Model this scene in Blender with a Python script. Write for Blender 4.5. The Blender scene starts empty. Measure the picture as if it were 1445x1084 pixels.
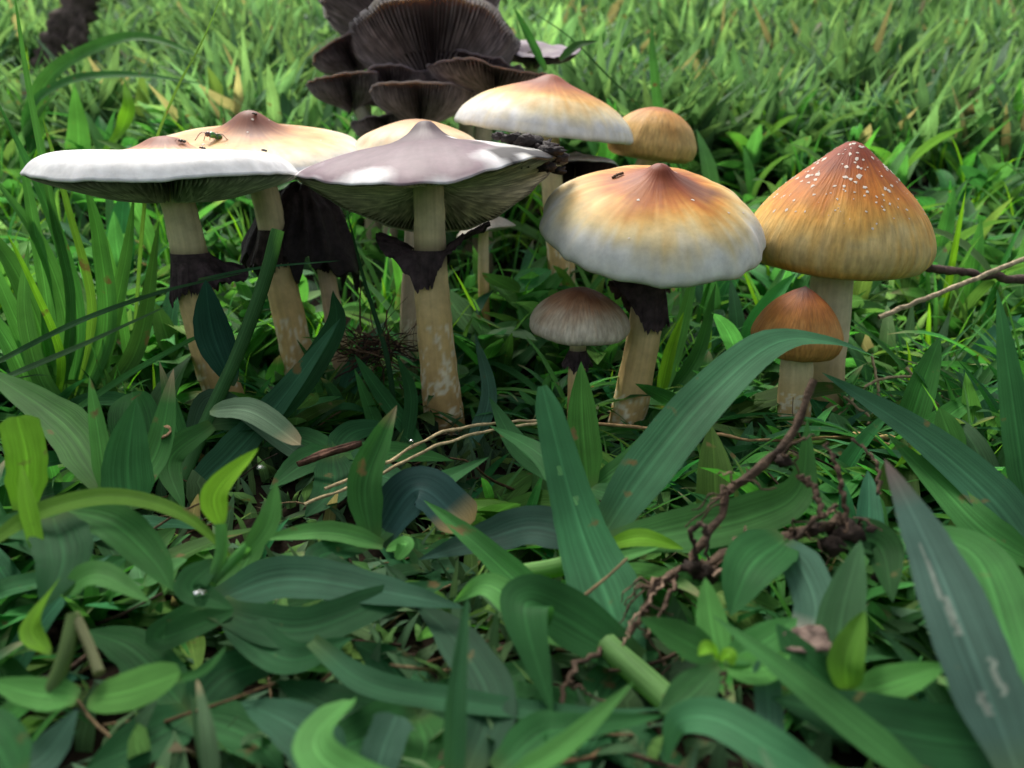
import bpy, math, random
import numpy as np
from mathutils import Vector, Quaternion, noise

random.seed(7); rng = np.random.default_rng(7)
SC = bpy.context.scene
COL = SC.collection
C = 0.01                                   # all layout numbers below are centimetres

# ------------------------------------------------------------------ camera
PITCH = math.radians(14.8); CAM_H = 7.5; FPX = 1163.0
cd = bpy.data.cameras.new('camera'); cam = bpy.data.objects.new('camera', cd); COL.objects.link(cam)
cam.location = (0, 0, CAM_H*C); cam.rotation_euler = (math.radians(90)-PITCH, 0, 0)
cd.sensor_width = 36; cd.lens = 36*FPX/1445.0
cd.clip_start = 0.005; cd.clip_end = 500
cd.dof.use_dof = True; cd.dof.focus_distance = 0.205; cd.dof.aperture_fstop = 21.0
SC.camera = cam
# ------------------------------------------------------------------ light
SUN_EL, SUN_AZ = math.radians(58), math.radians(-25)     # azimuth measured from +Y towards +X
w = bpy.data.worlds.new('World'); SC.world = w; w.use_nodes = True
nt = w.node_tree; bg = nt.nodes['Background']
sky = nt.nodes.new('ShaderNodeTexSky'); sky.sky_type = 'NISHITA'; sky.sun_disc = False
sky.sun_elevation = SUN_EL; sky.sun_rotation = SUN_AZ; sky.air_density = 1.6; sky.dust_density = 5.0; sky.ozone_density = 1.0
hs = nt.nodes.new('ShaderNodeHueSaturation'); hs.inputs['Saturation'].default_value = 0.45     # thin overcast
nt.links.new(sky.outputs[0], hs.inputs['Color']); nt.links.new(hs.outputs[0], bg.inputs[0]); bg.inputs[1].default_value = 0.125
sd = bpy.data.lights.new('sun', 'SUN'); sd.energy = 2.3; sd.angle = math.radians(18); sd.color = (1.0, 0.96, 0.88)
so = bpy.data.objects.new('sun', sd); COL.objects.link(so)
sdir = Vector((math.sin(SUN_AZ)*math.cos(SUN_EL), math.cos(SUN_AZ)*math.cos(SUN_EL), math.sin(SUN_EL)))
so.rotation_euler = (-sdir).to_track_quat('-Z', 'Y').to_euler()
so.location = (0, 1, 3)
vs = SC.view_settings; vs.view_transform = 'Standard'; vs.look = 'None'; vs.gamma = 1.0; vs.exposure = 0.72; vs.use_curve_mapping = False
SC.render.engine = 'CYCLES'; SC.cycles.use_denoising = True; SC.cycles.max_bounces = 7
SC.cycles.transparent_max_bounces = 6; SC.cycles.transmission_bounces = 4; SC.cycles.diffuse_bounces = 4; SC.cycles.glossy_bounces = 2

# ------------------------------------------------------------------ helpers
FW = np.array([0, math.cos(PITCH), -math.sin(PITCH)]); UPV = np.array([0, math.sin(PITCH), math.cos(PITCH)]); RT = np.array([1., 0, 0])
CAMP = np.array([0, 0, CAM_H])
def P(px, py, Y):
    d = FW + RT*(px-722.5)/FPX + UPV*(542-py)/FPX
    return CAMP + d*(Y/d[1])
def proj(p):
    q = np.asarray(p, float)-CAMP
    z = q@FW
    return 722.5+FPX*(q@RT)/z, 542-FPX*(q@UPV)/z
def pxcm(Y): return FPX/(Y*math.cos(PITCH))
def gz(x, y):
    x = np.asarray(x, float); y = np.asarray(y, float)
    s = np.clip(y-27, 0, None); s2 = np.minimum(s, 600)
    z = 0.31*(s2*s2/(s2+7.0)) + np.clip(s-600, 0, None)*0.02
    n = 0.35*np.sin(x*0.31+1.0)*np.sin(y*0.27) + 0.22*np.sin(x*0.9+y*0.7) + 0.12*np.sin(x*2.1-y*1.7+2)
    far = np.clip((y-60)/200, 0, 1)
    return z - 0.35 + n*np.where(y < 30, 0.7, 1.0) + far*(1.5*np.sin(x*0.05)+1.2*np.sin(y*0.06+x*.03))
def catmull(pts, n):
    pts = [np.asarray(p, float) for p in pts]
    if len(pts) == 2: return np.array([pts[0]+(pts[1]-pts[0])*t for t in np.linspace(0, 1, n)])
    q = [2*pts[0]-pts[1]]+pts+[2*pts[-1]-pts[-2]]
    out = []
    m = len(pts)-1
    for u in np.linspace(0, m, n):
        i = min(int(u), m-1); t = u-i
        a, b, c, d = q[i], q[i+1], q[i+2], q[i+3]
        out.append(0.5*((2*b)+(-a+c)*t+(2*a-5*b+4*c-d)*t*t+(-a+3*b-3*c+d)*t**3))
    return np.array(out)
def unit(v): return v/(np.linalg.norm(v)+1e-9)
def nz(x, y, z=0.0): return noise.noise(Vector((x, y, z)))

def mesh(name, V, F, mat, col=None, uv=None, smooth=True):
    V = np.asarray(V, np.float32)*C; F = np.asarray(F, np.int32)
    me = bpy.data.meshes.new(name); nf, k = F.shape
    me.vertices.add(len(V)); me.vertices.foreach_set('co', V.ravel())
    me.loops.add(nf*k); me.loops.foreach_set('vertex_index', F.ravel())
    me.polygons.add(nf); me.polygons.foreach_set('loop_start', np.arange(0, nf*k, k, dtype=np.int32))
    if smooth: me.polygons.foreach_set('use_smooth', np.ones(nf, bool))
    if uv is not None:
        l = me.uv_layers.new(name='UVMap'); l.uv.foreach_set('vector', np.asarray(uv, np.float32)[F.ravel()].ravel())
    if col is not None:
        a = me.attributes.new('Col', 'FLOAT_COLOR', 'POINT'); cc = np.ones((len(V), 4), np.float32); cc[:, :3] = col
        a.data.foreach_set('color', cc.ravel())
    me.update(); me.validate()
    if mat: me.materials.append(mat)
    return me
def obj(name, me, parent=None, loc=None):
    o = bpy.data.objects.new(name, me); COL.objects.link(o)
    if parent: o.parent = parent
    if loc is not None: o.location = Vector(loc)*C
    return o
def tag(o, label, cat, group=None, kind=None):
    o['label'] = label
    if cat: o['category'] = cat
    if group: o['group'] = group
    if kind: o['kind'] = kind
    return o
def thing(name, label, cat, loc, group=None):
    return tag(obj(name, None, None, loc), label, cat, group)
def grid_faces(nu, nv, wrap=False):
    F = []
    for i in range(nu-1):
        for j in range(nv if wrap else nv-1):
            j2 = (j+1) % nv
            F.append((i*nv+j, i*nv+j2, (i+1)*nv+j2, (i+1)*nv+j))
    return F
class Acc:                                  # gathers pieces of one mesh
    def __init__(s): s.V=[]; s.F=[]; s.C=[]; s.U=[]; s.n=0
    def add(s, V, F, c=None, uv=None):
        V=np.asarray(V); s.V.append(V); s.F.append(np.asarray(F)+s.n); s.n+=len(V)
        s.C.append(np.ones((len(V),3))*np.asarray(c if c is not None else (1,1,1))); s.U.append(uv if uv is not None else np.zeros((len(V),2)))
    def mesh(s, name, mat, smooth=True): return mesh(name, np.concatenate(s.V), np.concatenate(s.F), mat, np.concatenate(s.C), np.concatenate(s.U), smooth)
def tube(pts, rad, ns=10, jit=0.0):
    pts = np.asarray(pts); n = len(pts); rad = np.broadcast_to(np.asarray(rad, float), (n,))
    T = np.gradient(pts, axis=0); ref = np.array([0.13, -1, 0.21]); V = []; U = []
    for i in range(n):
        t = unit(T[i]); a = unit(np.cross(t, ref)); b = np.cross(t, a)
        for j in range(ns):
            th = 2*math.pi*j/ns; r = rad[i]*(1+(jit*nz(pts[i][0]*1.7+j*1.3, pts[i][2]*1.7, pts[i][1]) if jit else 0))
            V.append(pts[i]+a*math.cos(th)*r+b*math.sin(th)*r); U.append((j/ns, i/(n-1)))
    F = grid_faces(n, ns, True)
    V += [pts[0], pts[-1]]; U += [(0, 0), (0, 1)]; k = n*ns
    for j in range(ns):
        F.append((k, (j+1) % ns, j, j)); F.append((k+1, (n-1)*ns+j, (n-1)*ns+(j+1) % ns, (n-1)*ns+(j+1) % ns))
    F = [f if f[2] != f[3] else (f[0], f[1], f[2], f[0]) for f in F]
    Fq = [f for f in F if len(set(f)) == 4]
    return np.array(V)[:n*ns], np.array(Fq), np.array(U)[:n*ns]

# ------------------------------------------------------------------ materials
def newmat(name):
    m = bpy.data.materials.new(name); m.use_nodes = True; n = m.node_tree; p = n.nodes['Principled BSDF']; return m, n, p
def nd(n, t, **k):
    x = n.nodes.new(t)
    for a, b in k.items(): setattr(x, a, b)
    return x
def colmat(name, rough=0.6, sss=0.0, nscale=300, namt=0.25, bump=0.2, bscale=900, stretch=None, spec=0.3, radial=False):
    m, n, p = newmat(name); L = n.links.new
    at = nd(n, 'ShaderNodeAttribute', attribute_name='Col')
    tc = nd(n, 'ShaderNodeTexCoord'); mp = nd(n, 'ShaderNodeMapping')
    L(tc.outputs['UV' if stretch else 'Object'], mp.inputs[0])
    if stretch: mp.inputs['Scale'].default_value = stretch
    ns_ = nd(n, 'ShaderNodeTexNoise'); ns_.inputs['Scale'].default_value = 1.0 if stretch else nscale; ns_.inputs['Detail'].default_value = 5
    L(mp.outputs[0], ns_.inputs['Vector'])
    mr = nd(n, 'ShaderNodeMapRange'); mr.inputs[1].default_value = 0.3; mr.inputs[2].default_value = 0.7
    mr.inputs[3].default_value = 1-namt; mr.inputs[4].default_value = 1+namt*0.6; L(ns_.outputs['Fac'], mr.inputs[0])
    mx = nd(n, 'ShaderNodeVectorMath', operation='SCALE'); L(at.outputs['Color'], mx.inputs[0]); L(mr.outputs[0], mx.inputs['Scale'])
    bl = nd(n, 'ShaderNodeTexNoise'); bl.inputs['Scale'].default_value = 190; bl.inputs['Detail'].default_value = 6; bl.inputs['Roughness'].default_value = .65; L(tc.outputs['Object'], bl.inputs['Vector'])
    bm_ = nd(n, 'ShaderNodeMapRange'); bm_.inputs[1].default_value = .3; bm_.inputs[2].default_value = .7; bm_.inputs[3].default_value = .76; bm_.inputs[4].default_value = 1.12; L(bl.outputs['Fac'], bm_.inputs[0])
    mx2 = nd(n, 'ShaderNodeVectorMath', operation='SCALE'); L(mx.outputs[0], mx2.inputs[0]); L(bm_.outputs[0], mx2.inputs['Scale'])
    L(mx2.outputs[0], p.inputs['Base Color'])
    p.inputs['Roughness'].default_value = rough; p.inputs['Specular IOR Level'].default_value = spec
    if sss:
        p.inputs['Subsurface Weight'].default_value = sss; p.inputs['Subsurface Radius'].default_value = (1, .6, .35); p.inputs['Subsurface Scale'].default_value = 0.0025
    b = nd(n, 'ShaderNodeBump'); b.inputs['Strength'].default_value = bump; b.inputs['Distance'].default_value = 0.0006
    if stretch: L(ns_.outputs['Fac'], b.inputs['Height'])
    else:
        n2 = nd(n, 'ShaderNodeTexNoise'); n2.inputs['Scale'].default_value = bscale; n2.inputs['Detail'].default_value = 4
        L(tc.outputs['Object'], n2.inputs['Vector']); L(n2.outputs['Fac'], b.inputs['Height'])
    L(b.outputs[0], p.inputs['Normal'])
    return m
M_CAP = colmat('mushroom_cap_skin', 0.55, 0.10, stretch=(70, 7, 1), namt=0.07, bump=0.16, spec=0.22)
M_CAPW = colmat('fibrous_cap_skin', 0.6, 0.08, stretch=(110, 9, 1), namt=0.28, bump=0.5, spec=0.25)
M_STEM = colmat('mushroom_stem_flesh', 0.6, 0.12, stretch=(30, 3, 1), namt=0.09, bump=0.25, spec=0.25)
M_GILL = colmat('gill_flesh', 0.75, 0, nscale=250, namt=0.25, bump=0.1, spec=0.15)
M_DARK = colmat('dark_spore_stained_veil', 0.7, 0, nscale=500, namt=0.5, bump=0.7, bscale=1500, spec=0.25)
M_WOOD = colmat('dry_plant_fibre', 0.8, 0, nscale=700, namt=0.5, bump=0.6, bscale=1500, spec=0.15)
M_FLECK = colmat('pale_scale', 0.8, 0, nscale=900, namt=0.15, bump=0.2)
M_SHINY = colmat('insect_shell', 0.25, 0, nscale=900, namt=0.3, bump=0.1, spec=0.8)

def leaf_mat():
    m, n, p = newmat('leaf_blade'); L = n.links.new
    at = nd(n, 'ShaderNodeAttribute', attribute_name='Col'); uv = nd(n, 'ShaderNodeTexCoord'); oi = nd(n, 'ShaderNodeObjectInfo')
    sp = nd(n, 'ShaderNodeSeparateXYZ'); L(uv.outputs['UV'], sp.inputs[0])
    # parallel veins across the blade
    mp = nd(n, 'ShaderNodeMapping'); mp.inputs['Scale'].default_value = (52, 1.2, 1); L(uv.outputs['UV'], mp.inputs[0])
    vn = nd(n, 'ShaderNodeTexNoise'); vn.inputs['Scale'].default_value = 1.0; vn.inputs['Detail'].default_value = 3; L(mp.outputs[0], vn.inputs['Vector'])
    vr = nd(n, 'ShaderNodeMapRange'); vr.inputs[1].default_value = .3; vr.inputs[2].default_value = .7; vr.inputs[3].default_value = .62; vr.inputs[4].default_value = 1.28; L(vn.outputs['Fac'], vr.inputs[0])
    # midrib
    ab = nd(n, 'ShaderNodeMath', operation='SUBTRACT'); L(sp.outputs[0], ab.inputs[0]); ab.inputs[1].default_value = .5
    ab2 = nd(n, 'ShaderNodeMath', operation='ABSOLUTE'); L(ab.outputs[0], ab2.inputs[0])
    mr = nd(n, 'ShaderNodeMapRange'); mr.inputs[1].default_value = .015; mr.inputs[2].default_value = .05; mr.inputs[3].default_value = 1.35; mr.inputs[4].default_value = 1.0; L(ab2.outputs[0], mr.inputs[0])
    # blotches
    bn = nd(n, 'ShaderNodeTexNoise'); bn.inputs['Scale'].default_value = 70; bn.inputs['Detail'].default_value = 4; L(uv.outputs['Object'], bn.inputs['Vector'])
    br = nd(n, 'ShaderNodeMapRange'); br.inputs[1].default_value = .3; br.inputs[2].default_value = .7; br.inputs[3].default_value = .75; br.inputs[4].default_value = 1.25; L(bn.outputs['Fac'], br.inputs[0])
    rr = nd(n, 'ShaderNodeMapRange'); rr.inputs[3].default_value = .78; rr.inputs[4].default_value = 1.22; L(oi.outputs['Random'], rr.inputs[0])
    def mul(a, b):
        q = nd(n, 'ShaderNodeMath', operation='MULTIPLY'); L(a, q.inputs[0]); L(b, q.inputs[1]); return q.outputs[0]
    f = mul(mul(vr.outputs[0], mr.outputs[0]), mul(br.outputs[0], rr.outputs[0]))
    sc = nd(n, 'ShaderNodeVectorMath', operation='SCALE'); L(at.outputs['Color'], sc.inputs[0]); L(f, sc.inputs['Scale'])
    # dry brown spots
    dn = nd(n, 'ShaderNodeTexNoise'); dn.inputs['Scale'].default_value = 140; dn.inputs['Detail'].default_value = 5; L(uv.outputs['Object'], dn.inputs['Vector'])
    dr = nd(n, 'ShaderNodeMapRange'); dr.inputs[1].default_value = .66; dr.inputs[2].default_value = .72; L(dn.outputs['Fac'], dr.inputs[0])
    mx = nd(n, 'ShaderNodeMix', data_type='RGBA'); L(dr.outputs[0], mx.inputs[0]); L(sc.outputs[0], mx.inputs[6]); mx.inputs[7].default_value = (.16, .12, .05, 1)
    L(mx.outputs[2], p.inputs['Base Color']); p.inputs['Roughness'].default_value = .48; p.inputs['Specular IOR Level'].default_value = .06
    bm = nd(n, 'ShaderNodeBump'); bm.inputs['Strength'].default_value = .35; bm.inputs['Distance'].default_value = .0004; L(vn.outputs['Fac'], bm.inputs['Height']); L(bm.outputs[0], p.inputs['Normal'])
    tr = nd(n, 'ShaderNodeBsdfTranslucent'); tm = nd(n, 'ShaderNodeVectorMath', operation='MULTIPLY'); L(mx.outputs[2], tm.inputs[0]); tm.inputs[1].default_value = (1.4, 1.5, .8)
    L(tm.outputs[0], tr.inputs[0])
    ms = nd(n, 'ShaderNodeMixShader'); ms.inputs[0].default_value = .44; L(p.outputs[0], ms.inputs[1]); L(tr.outputs[0], ms.inputs[2])
    L(ms.outputs[0], n.nodes['Material Output'].inputs[0])
    return m
M_LEAF = leaf_mat()
def soil_mat():
    m, n, p = newmat('damp_soil'); L = n.links.new; tc = nd(n, 'ShaderNodeTexCoord')
    a = nd(n, 'ShaderNodeTexNoise'); a.inputs['Scale'].default_value = 90; a.inputs['Detail'].default_value = 8; L(tc.outputs['Object'], a.inputs['Vector'])
    r = nd(n, 'ShaderNodeValToRGB'); r.color_ramp.elements[0].position = .3; r.color_ramp.elements[0].color = (.005, .004, .003, 1)
    r.color_ramp.elements[1].position = .75; r.color_ramp.elements[1].color = (.022, .015, .009, 1)
    L(a.outputs['Fac'], r.inputs[0])
    # beyond the built turf the slope stays grassy
    sp = nd(n, 'ShaderNodeSeparateXYZ'); L(tc.outputs['Object'], sp.inputs[0])
    ln = nd(n, 'ShaderNodeVectorMath', operation='LENGTH'); L(tc.outputs['Object'], ln.inputs[0])
    mr = nd(n, 'ShaderNodeMapRange'); mr.inputs[1].default_value = 1.6; mr.inputs[2].default_value = 3.0; L(ln.outputs['Value'], mr.inputs[0])
    g = nd(n, 'ShaderNodeTexNoise'); g.inputs['Scale'].default_value = 12; g.inputs['Detail'].default_value = 8; L(tc.outputs['Object'], g.inputs['Vector'])
    gr = nd(n, 'ShaderNodeValToRGB'); gr.color_ramp.elements[0].position=.3; gr.color_ramp.elements[0].color = (.03, .07, .015, 1); gr.color_ramp.elements[1].position=.7; gr.color_ramp.elements[1].color = (.09, .17, .035, 1); L(g.outputs['Fac'], gr.inputs[0])
    mx = nd(n, 'ShaderNodeMix', data_type='RGBA'); L(mr.outputs[0], mx.inputs[0]); L(r.outputs[0], mx.inputs[6]); L(gr.outputs[0], mx.inputs[7])
    L(mx.outputs[2], p.inputs['Base Color']); p.inputs['Roughness'].default_value = .95; p.inputs['Specular IOR Level'].default_value = .05
    b = nd(n, 'ShaderNodeBump'); b.inputs['Strength'].default_value = 1; b.inputs['Distance'].default_value = .004; L(a.outputs['Fac'], b.inputs['Height']); L(b.outputs[0], p.inputs['Normal'])
    return m
M_SOIL = soil_mat()
def water_mat():
    m, n, p = newmat('water_drop'); p.inputs['Transmission Weight'].default_value = 1; p.inputs['IOR'].default_value = 1.33; p.inputs['Roughness'].default_value = .02; return m
M_WATER = water_mat()
def wing_mat():
    m, n, p = newmat('insect_wing'); p.inputs['Base Color'].default_value = (.75, .78, .78, 1); p.inputs['Alpha'].default_value = .55; p.inputs['Roughness'].default_value = .25; return m
M_WING = wing_mat()

# ------------------------------------------------------------------ ground
def axis_pts(near, far, step, grow):
    v = [0.0]; s = step
    while v[-1] < far:
        v.append(v[-1]+s)
        if v[-1] > near: s *= grow
    return np.array(v)
xa = axis_pts(45, 6000, 0.9, 1.18); xs = np.concatenate([-xa[:0:-1], xa])
ya = axis_pts(90, 6000, 0.9, 1.14); ys = np.concatenate([-axis_pts(4, 6000, .9, 1.25)[:0:-1], ya])
GX, GY = np.meshgrid(xs, ys, indexing='ij'); GZ = gz(GX, GY)
GZ = GZ + rng.normal(0, .12, GZ.shape)*(np.abs(GX) < 60)*(GY < 120)
gm = mesh('ground', np.stack([GX, GY, GZ], -1).reshape(-1, 3), [f[::-1] for f in grid_faces(len(xs), len(ys))], M_SOIL)
g = obj('ground', gm); g['kind'] = 'structure'; tag(g, 'dark damp soil rising into a grassy slope', None)

# ------------------------------------------------------------------ mushrooms
def lerp_prof(prof, n):
    prof = np.array(prof, float); d = np.concatenate([[0], np.cumsum(np.hypot(*np.diff(prof, axis=0).T))])
    q = catmull([np.array([a, b, 0]) for a, b in prof], 400)[:, :2]
    dd = np.concatenate([[0], np.cumsum(np.hypot(*np.diff(q, axis=0).T))]); u = np.linspace(0, dd[-1], n)
    return np.stack([np.interp(u, dd, q[:, 0]), np.interp(u, dd, q[:, 1])], -1)
def mixc(stops, t):
    t = np.asarray(t); xs_ = [s[0] for s in stops]; return np.stack([np.interp(t, xs_, [s[1][k] for s in stops]) for k in range(3)], -1)
ALLCAPS = {}
def mushroom(name, label, cpx, Y, R, prof, under, stops, axis=(0, 0, 1), saddle=0.0, wav=0.05, seed=0.0, paint=None,
             gill=None, ngill=130, gcol=((.10, .09, .07), (.30, .28, .22)), stem=None, stem_r=(.45, .55), scol=None, stem_under=0.25,
             rings=(), capmat=None, group=None, ragged=0.0, cat='mushroom', bands=0.5, flecks=0, twist=0.0, cap_name='cap'):
    """prof/under: (r/R, z cm) centre->rim and rim->stem; gill: (r/R, z) lower edge of the lamellae."""
    cen = P(cpx[0], cpx[1], Y); q = Vector((0, 0, 1)).rotation_difference(Vector(axis).normalized())
    Rm = np.array(q.to_matrix())
    NT = 120
    def deform(rn, th, z):
        wv = 1+wav*(nz(math.cos(th)*1.3+seed, math.sin(th)*1.3, seed*1.7)+.5*nz(math.cos(th)*4+seed, math.sin(th)*4, seed))
        r = rn*R*wv
        zz = z + saddle*rn*rn*math.cos(2*th+twist) + rn**3*wav*R*.7*nz(math.cos(th)*2.1+9+seed, math.sin(th)*2.1, seed) + rn**6*wav*.35*R*nz(math.cos(th)*6+seed, math.sin(th)*6, 3)
        if ragged: zz += -ragged*rn**2*abs(nz(math.cos(th)*2.6+seed, math.sin(th)*2.6, seed+5))*2.2 + ragged*.35*nz(math.cos(th)*rn*4+seed, math.sin(th)*rn*4, 7)
        return np.array([r*math.cos(th), r*math.sin(th), zz])
    A = lerp_prof(prof, 34); B = lerp_prof(under, 14)
    rows = np.concatenate([A, B[1:]]); nr = len(rows)
    loc = []; uvs = []
    for i, (rn, z) in enumerate(rows):
        for j in range(NT): loc.append(deform(max(rn, .004), 2*math.pi*j/NT, z)); uvs.append((j/NT, i/nr))
    loc = np.array(loc); W = loc@Rm.T + cen
    # stem path (world) from the ground up to the cap
    gp = P(*stem[0]) if stem else P(cpx[0], cpx[1]+200, Y)
    base = np.array([gp[0], gp[1], float(gz(gp[0], gp[1]))])
    root = thing(name, label, cat, base, group)
    rr = np.repeat(rows[:, 0], NT); th = np.tile(np.arange(NT)*2*math.pi/NT, nr); isunder = np.repeat(np.arange(nr) >= 34, NT)
    nzv = np.array([nz(a*2.2/R*1.3+seed, b*2.2/R*1.3, seed+c) for a, b, c in loc])
    nzv = nzv+.45*np.array([nz(a*6.5/R+seed, b*6.5/R+3, seed+c*2) for a, b, c in loc])
    fine = np.array([nz(math.cos(t)*14+seed, math.sin(t)*14, r*3+seed) for t, r in zip(th, rr)])
    col = mixc(stops, np.clip(rr+.125*nzv*(rr < .97)+.09*fine*(rr > .1), 0, 1))*(1+.10*nzv[:, None])
    if paint is not None: col = paint(col, rr, th, nzv, loc)
    gc = np.array(gcol)
    col[isunder] = gc[0]*.8 if gill else mixc(stops, np.ones(1))[0]
    cap = obj(cap_name, mesh('cap', W-base, grid_faces(nr, NT, True), capmat or M_CAP, np.clip(col, .003, .9), np.array(uvs)), root)
    ALLCAPS[label] = (W[:34*NT], Rm@np.array([0, 0, 1.]))
    if gill:
        G = lerp_prof(gill, 12); Un = lerp_prof(under, 60); V = []; F = []; K = []
        uz = lambda r: np.interp(r, Un[::-1, 0], Un[::-1, 1])
        for k in range(ngill):
            t = 2*math.pi*(k+.3*random.random())/ngill; short = k % 2; n0 = len(V); L_ = G[:8] if short else G
            off = random.uniform(-.03, .03)
            for i, (rn, z) in enumerate(L_):
                tw = t+off*(1-rn)
                V.append(deform(rn, tw, uz(rn)+.02)); V.append(deform(rn, tw+.004, z if not (short and i == len(L_)-1) else uz(rn)))
                sh = .55+.8*random.random(); K.append(gc[0]); K.append(gc[1]*sh)
            for i in range(len(L_)-1): F.append((n0+2*i, n0+2*i+1, n0+2*i+3, n0+2*i+2))
        go = obj('gills', mesh('gills', np.array(V)@Rm.T+cen-base, F, M_GILL, np.array(K), smooth=False), cap); go['kind'] = 'stuff'
    # stem
    if stem:
        top = cen+Rm@np.array([0, 0, under[-1][1]+stem_under])
        low = base+np.array([0, 0, -.6]); pts = [low]+[P(*s) for s in stem]+[top]
        path = catmull(pts, 120); tt = np.linspace(0, 1, 120)
        ra = np.interp(tt, [0, .12, .3, .75, .93, 1], [stem_r[1]*1.12, stem_r[1]*1.05, stem_r[1]*.95, stem_r[0]*1.02, stem_r[0]*.97, stem_r[0]*1.12])
        V, F, U = tube(path, ra, 40, jit=.10)
        sc_ = np.array(scol if scol is not None else ((.40, .24, .085), (.62, .45, .20), (.66, .58, .36)))
        t1 = U[:, 1]; col = mixc([(0, sc_[0]*.6), (.15, sc_[0]), (.5, sc_[1]), (.8, sc_[2]), (1, sc_[2])], t1)
        for i in range(len(V)):
            ang = U[i, 0]*2*math.pi; s = .55*nz(math.cos(ang)*1.2+seed, math.sin(ang)*1.2, t1[i]*13+seed)+.9*nz(math.cos(ang)*5+seed, math.sin(ang)*5, t1[i]*46)
            if bands and t1[i] < bands and s > .1: k_ = .85*min(1, (s-.1)*5); col[i] = col[i]*(1-k_)+np.array((.74, .68, .5))*k_
            col[i] *= 1+.14*nz(math.cos(ang)*6+seed, math.sin(ang)*6, t1[i]*3)
        rp = []
        for rg in rings:                    # spores darken the stalk where the veil clings
            pc = P(rg['at'][0], rg['at'][1], Y); rp.append(pc)
            d = V[:, 2]-pc[2]; m_ = np.clip(1-np.abs(d-rg.get('stain', .1))/rg.get('stain_h', .45), 0, 1)[:, None]
            col = col*(1-.9*m_)+np.array((.035, .022, .022))*.9*m_
        so_ = obj('stem', mesh('stem', V-base, F, M_STEM, col, U), root)
        for rg, pc in zip(rings, rp):
            nT, nK = 150, 14; k0 = int(np.argmin(np.abs(path[:, 2]-pc[2]))); c0 = path[k0]; rs = ra[k0]*1.05; V = []; U = []
            for k in range(nK):
                f = k/(nK-1)
                for j in range(nT):
                    t = 2*math.pi*j/nT; rag = rg.get('rag', .3)*(nz(math.cos(t)*2.2+seed, math.sin(t)*2.2, 4.4)+.6*nz(math.cos(t)*7+seed, math.sin(t)*7, 2)+.5*nz(math.cos(t)*20+seed, math.sin(t)*20, 6))
                    fl = rg['flare'](t); dz = rg['dz'](t)+rag*1.1
                    r = rs+.02+.035*f*math.sin(t*11+2*math.sin(t*3+seed))+.02*f*math.sin(t*27+seed)+max(-.0, fl)*f**1.5+.05*nz(math.cos(t)*5, math.sin(t)*5, f*3+seed)*f
                    V.append(c0+np.array([r*math.cos(t), r*math.sin(t), rg.get('z0', .3)*(1-f)+dz*f+.10*f*nz(math.cos(t)*3, math.sin(t)*3, f*4+seed)])); U.append((j/nT, f))
            cc = np.array([(np.array((.05, .033, .036)) if not rg.get('col') else np.array(rg['col']))*(1+.7*nz(v[0]*4, v[1]*4, v[2]*4)) for v in V])
            obj('ring', mesh('ring', np.array(V)-base, grid_faces(nK, nT, True), M_DARK, cc, np.array(U)), root)
    if flecks:
        fa = Acc(); top_rows = rows[:int(np.argmax(rows[:34, 0]))+1]
        for _ in range(flecks):
            rn = .06+.84*random.random()**.75; t = random.uniform(0, 2*math.pi)
            if rn > .93 or rn < .03: continue
            z = np.interp(rn, top_rows[:, 0], top_rows[:, 1]); c0 = deform(rn, t, z)
            e1 = unit(deform(rn+.02, t, np.interp(rn+.02, top_rows[:, 0], top_rows[:, 1]))-c0); e2 = unit(deform(rn, t+.05, z)-c0); nn = unit(np.cross(e1, e2))
            if nn[2] < 0: nn = -nn
            s = random.uniform(.015, .06)*(1.25 if rn < .6 else .8); m_ = 6
            ring_ = [c0+e1*s*random.uniform(.35, 1.5)*math.cos(a)+e2*s*random.uniform(.35, 1.5)*math.sin(a)+nn*.007 for a in np.linspace(0, 2*math.pi, m_, endpoint=False)]
            V = np.array(ring_+[c0+nn*.014])@Rm.T+cen-base
            fa.add(V, [(i, (i+1) % m_, m_, m_) for i in range(m_)], (.72, .62, .52))
        Vv = np.concatenate(fa.V); Ff = np.concatenate(fa.F)[:, :3]
        fo = obj('flecks', mesh('flecks', Vv, Ff, M_FLECK, np.concatenate(fa.C), smooth=False), cap); fo['kind'] = 'stuff'
    return root

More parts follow.
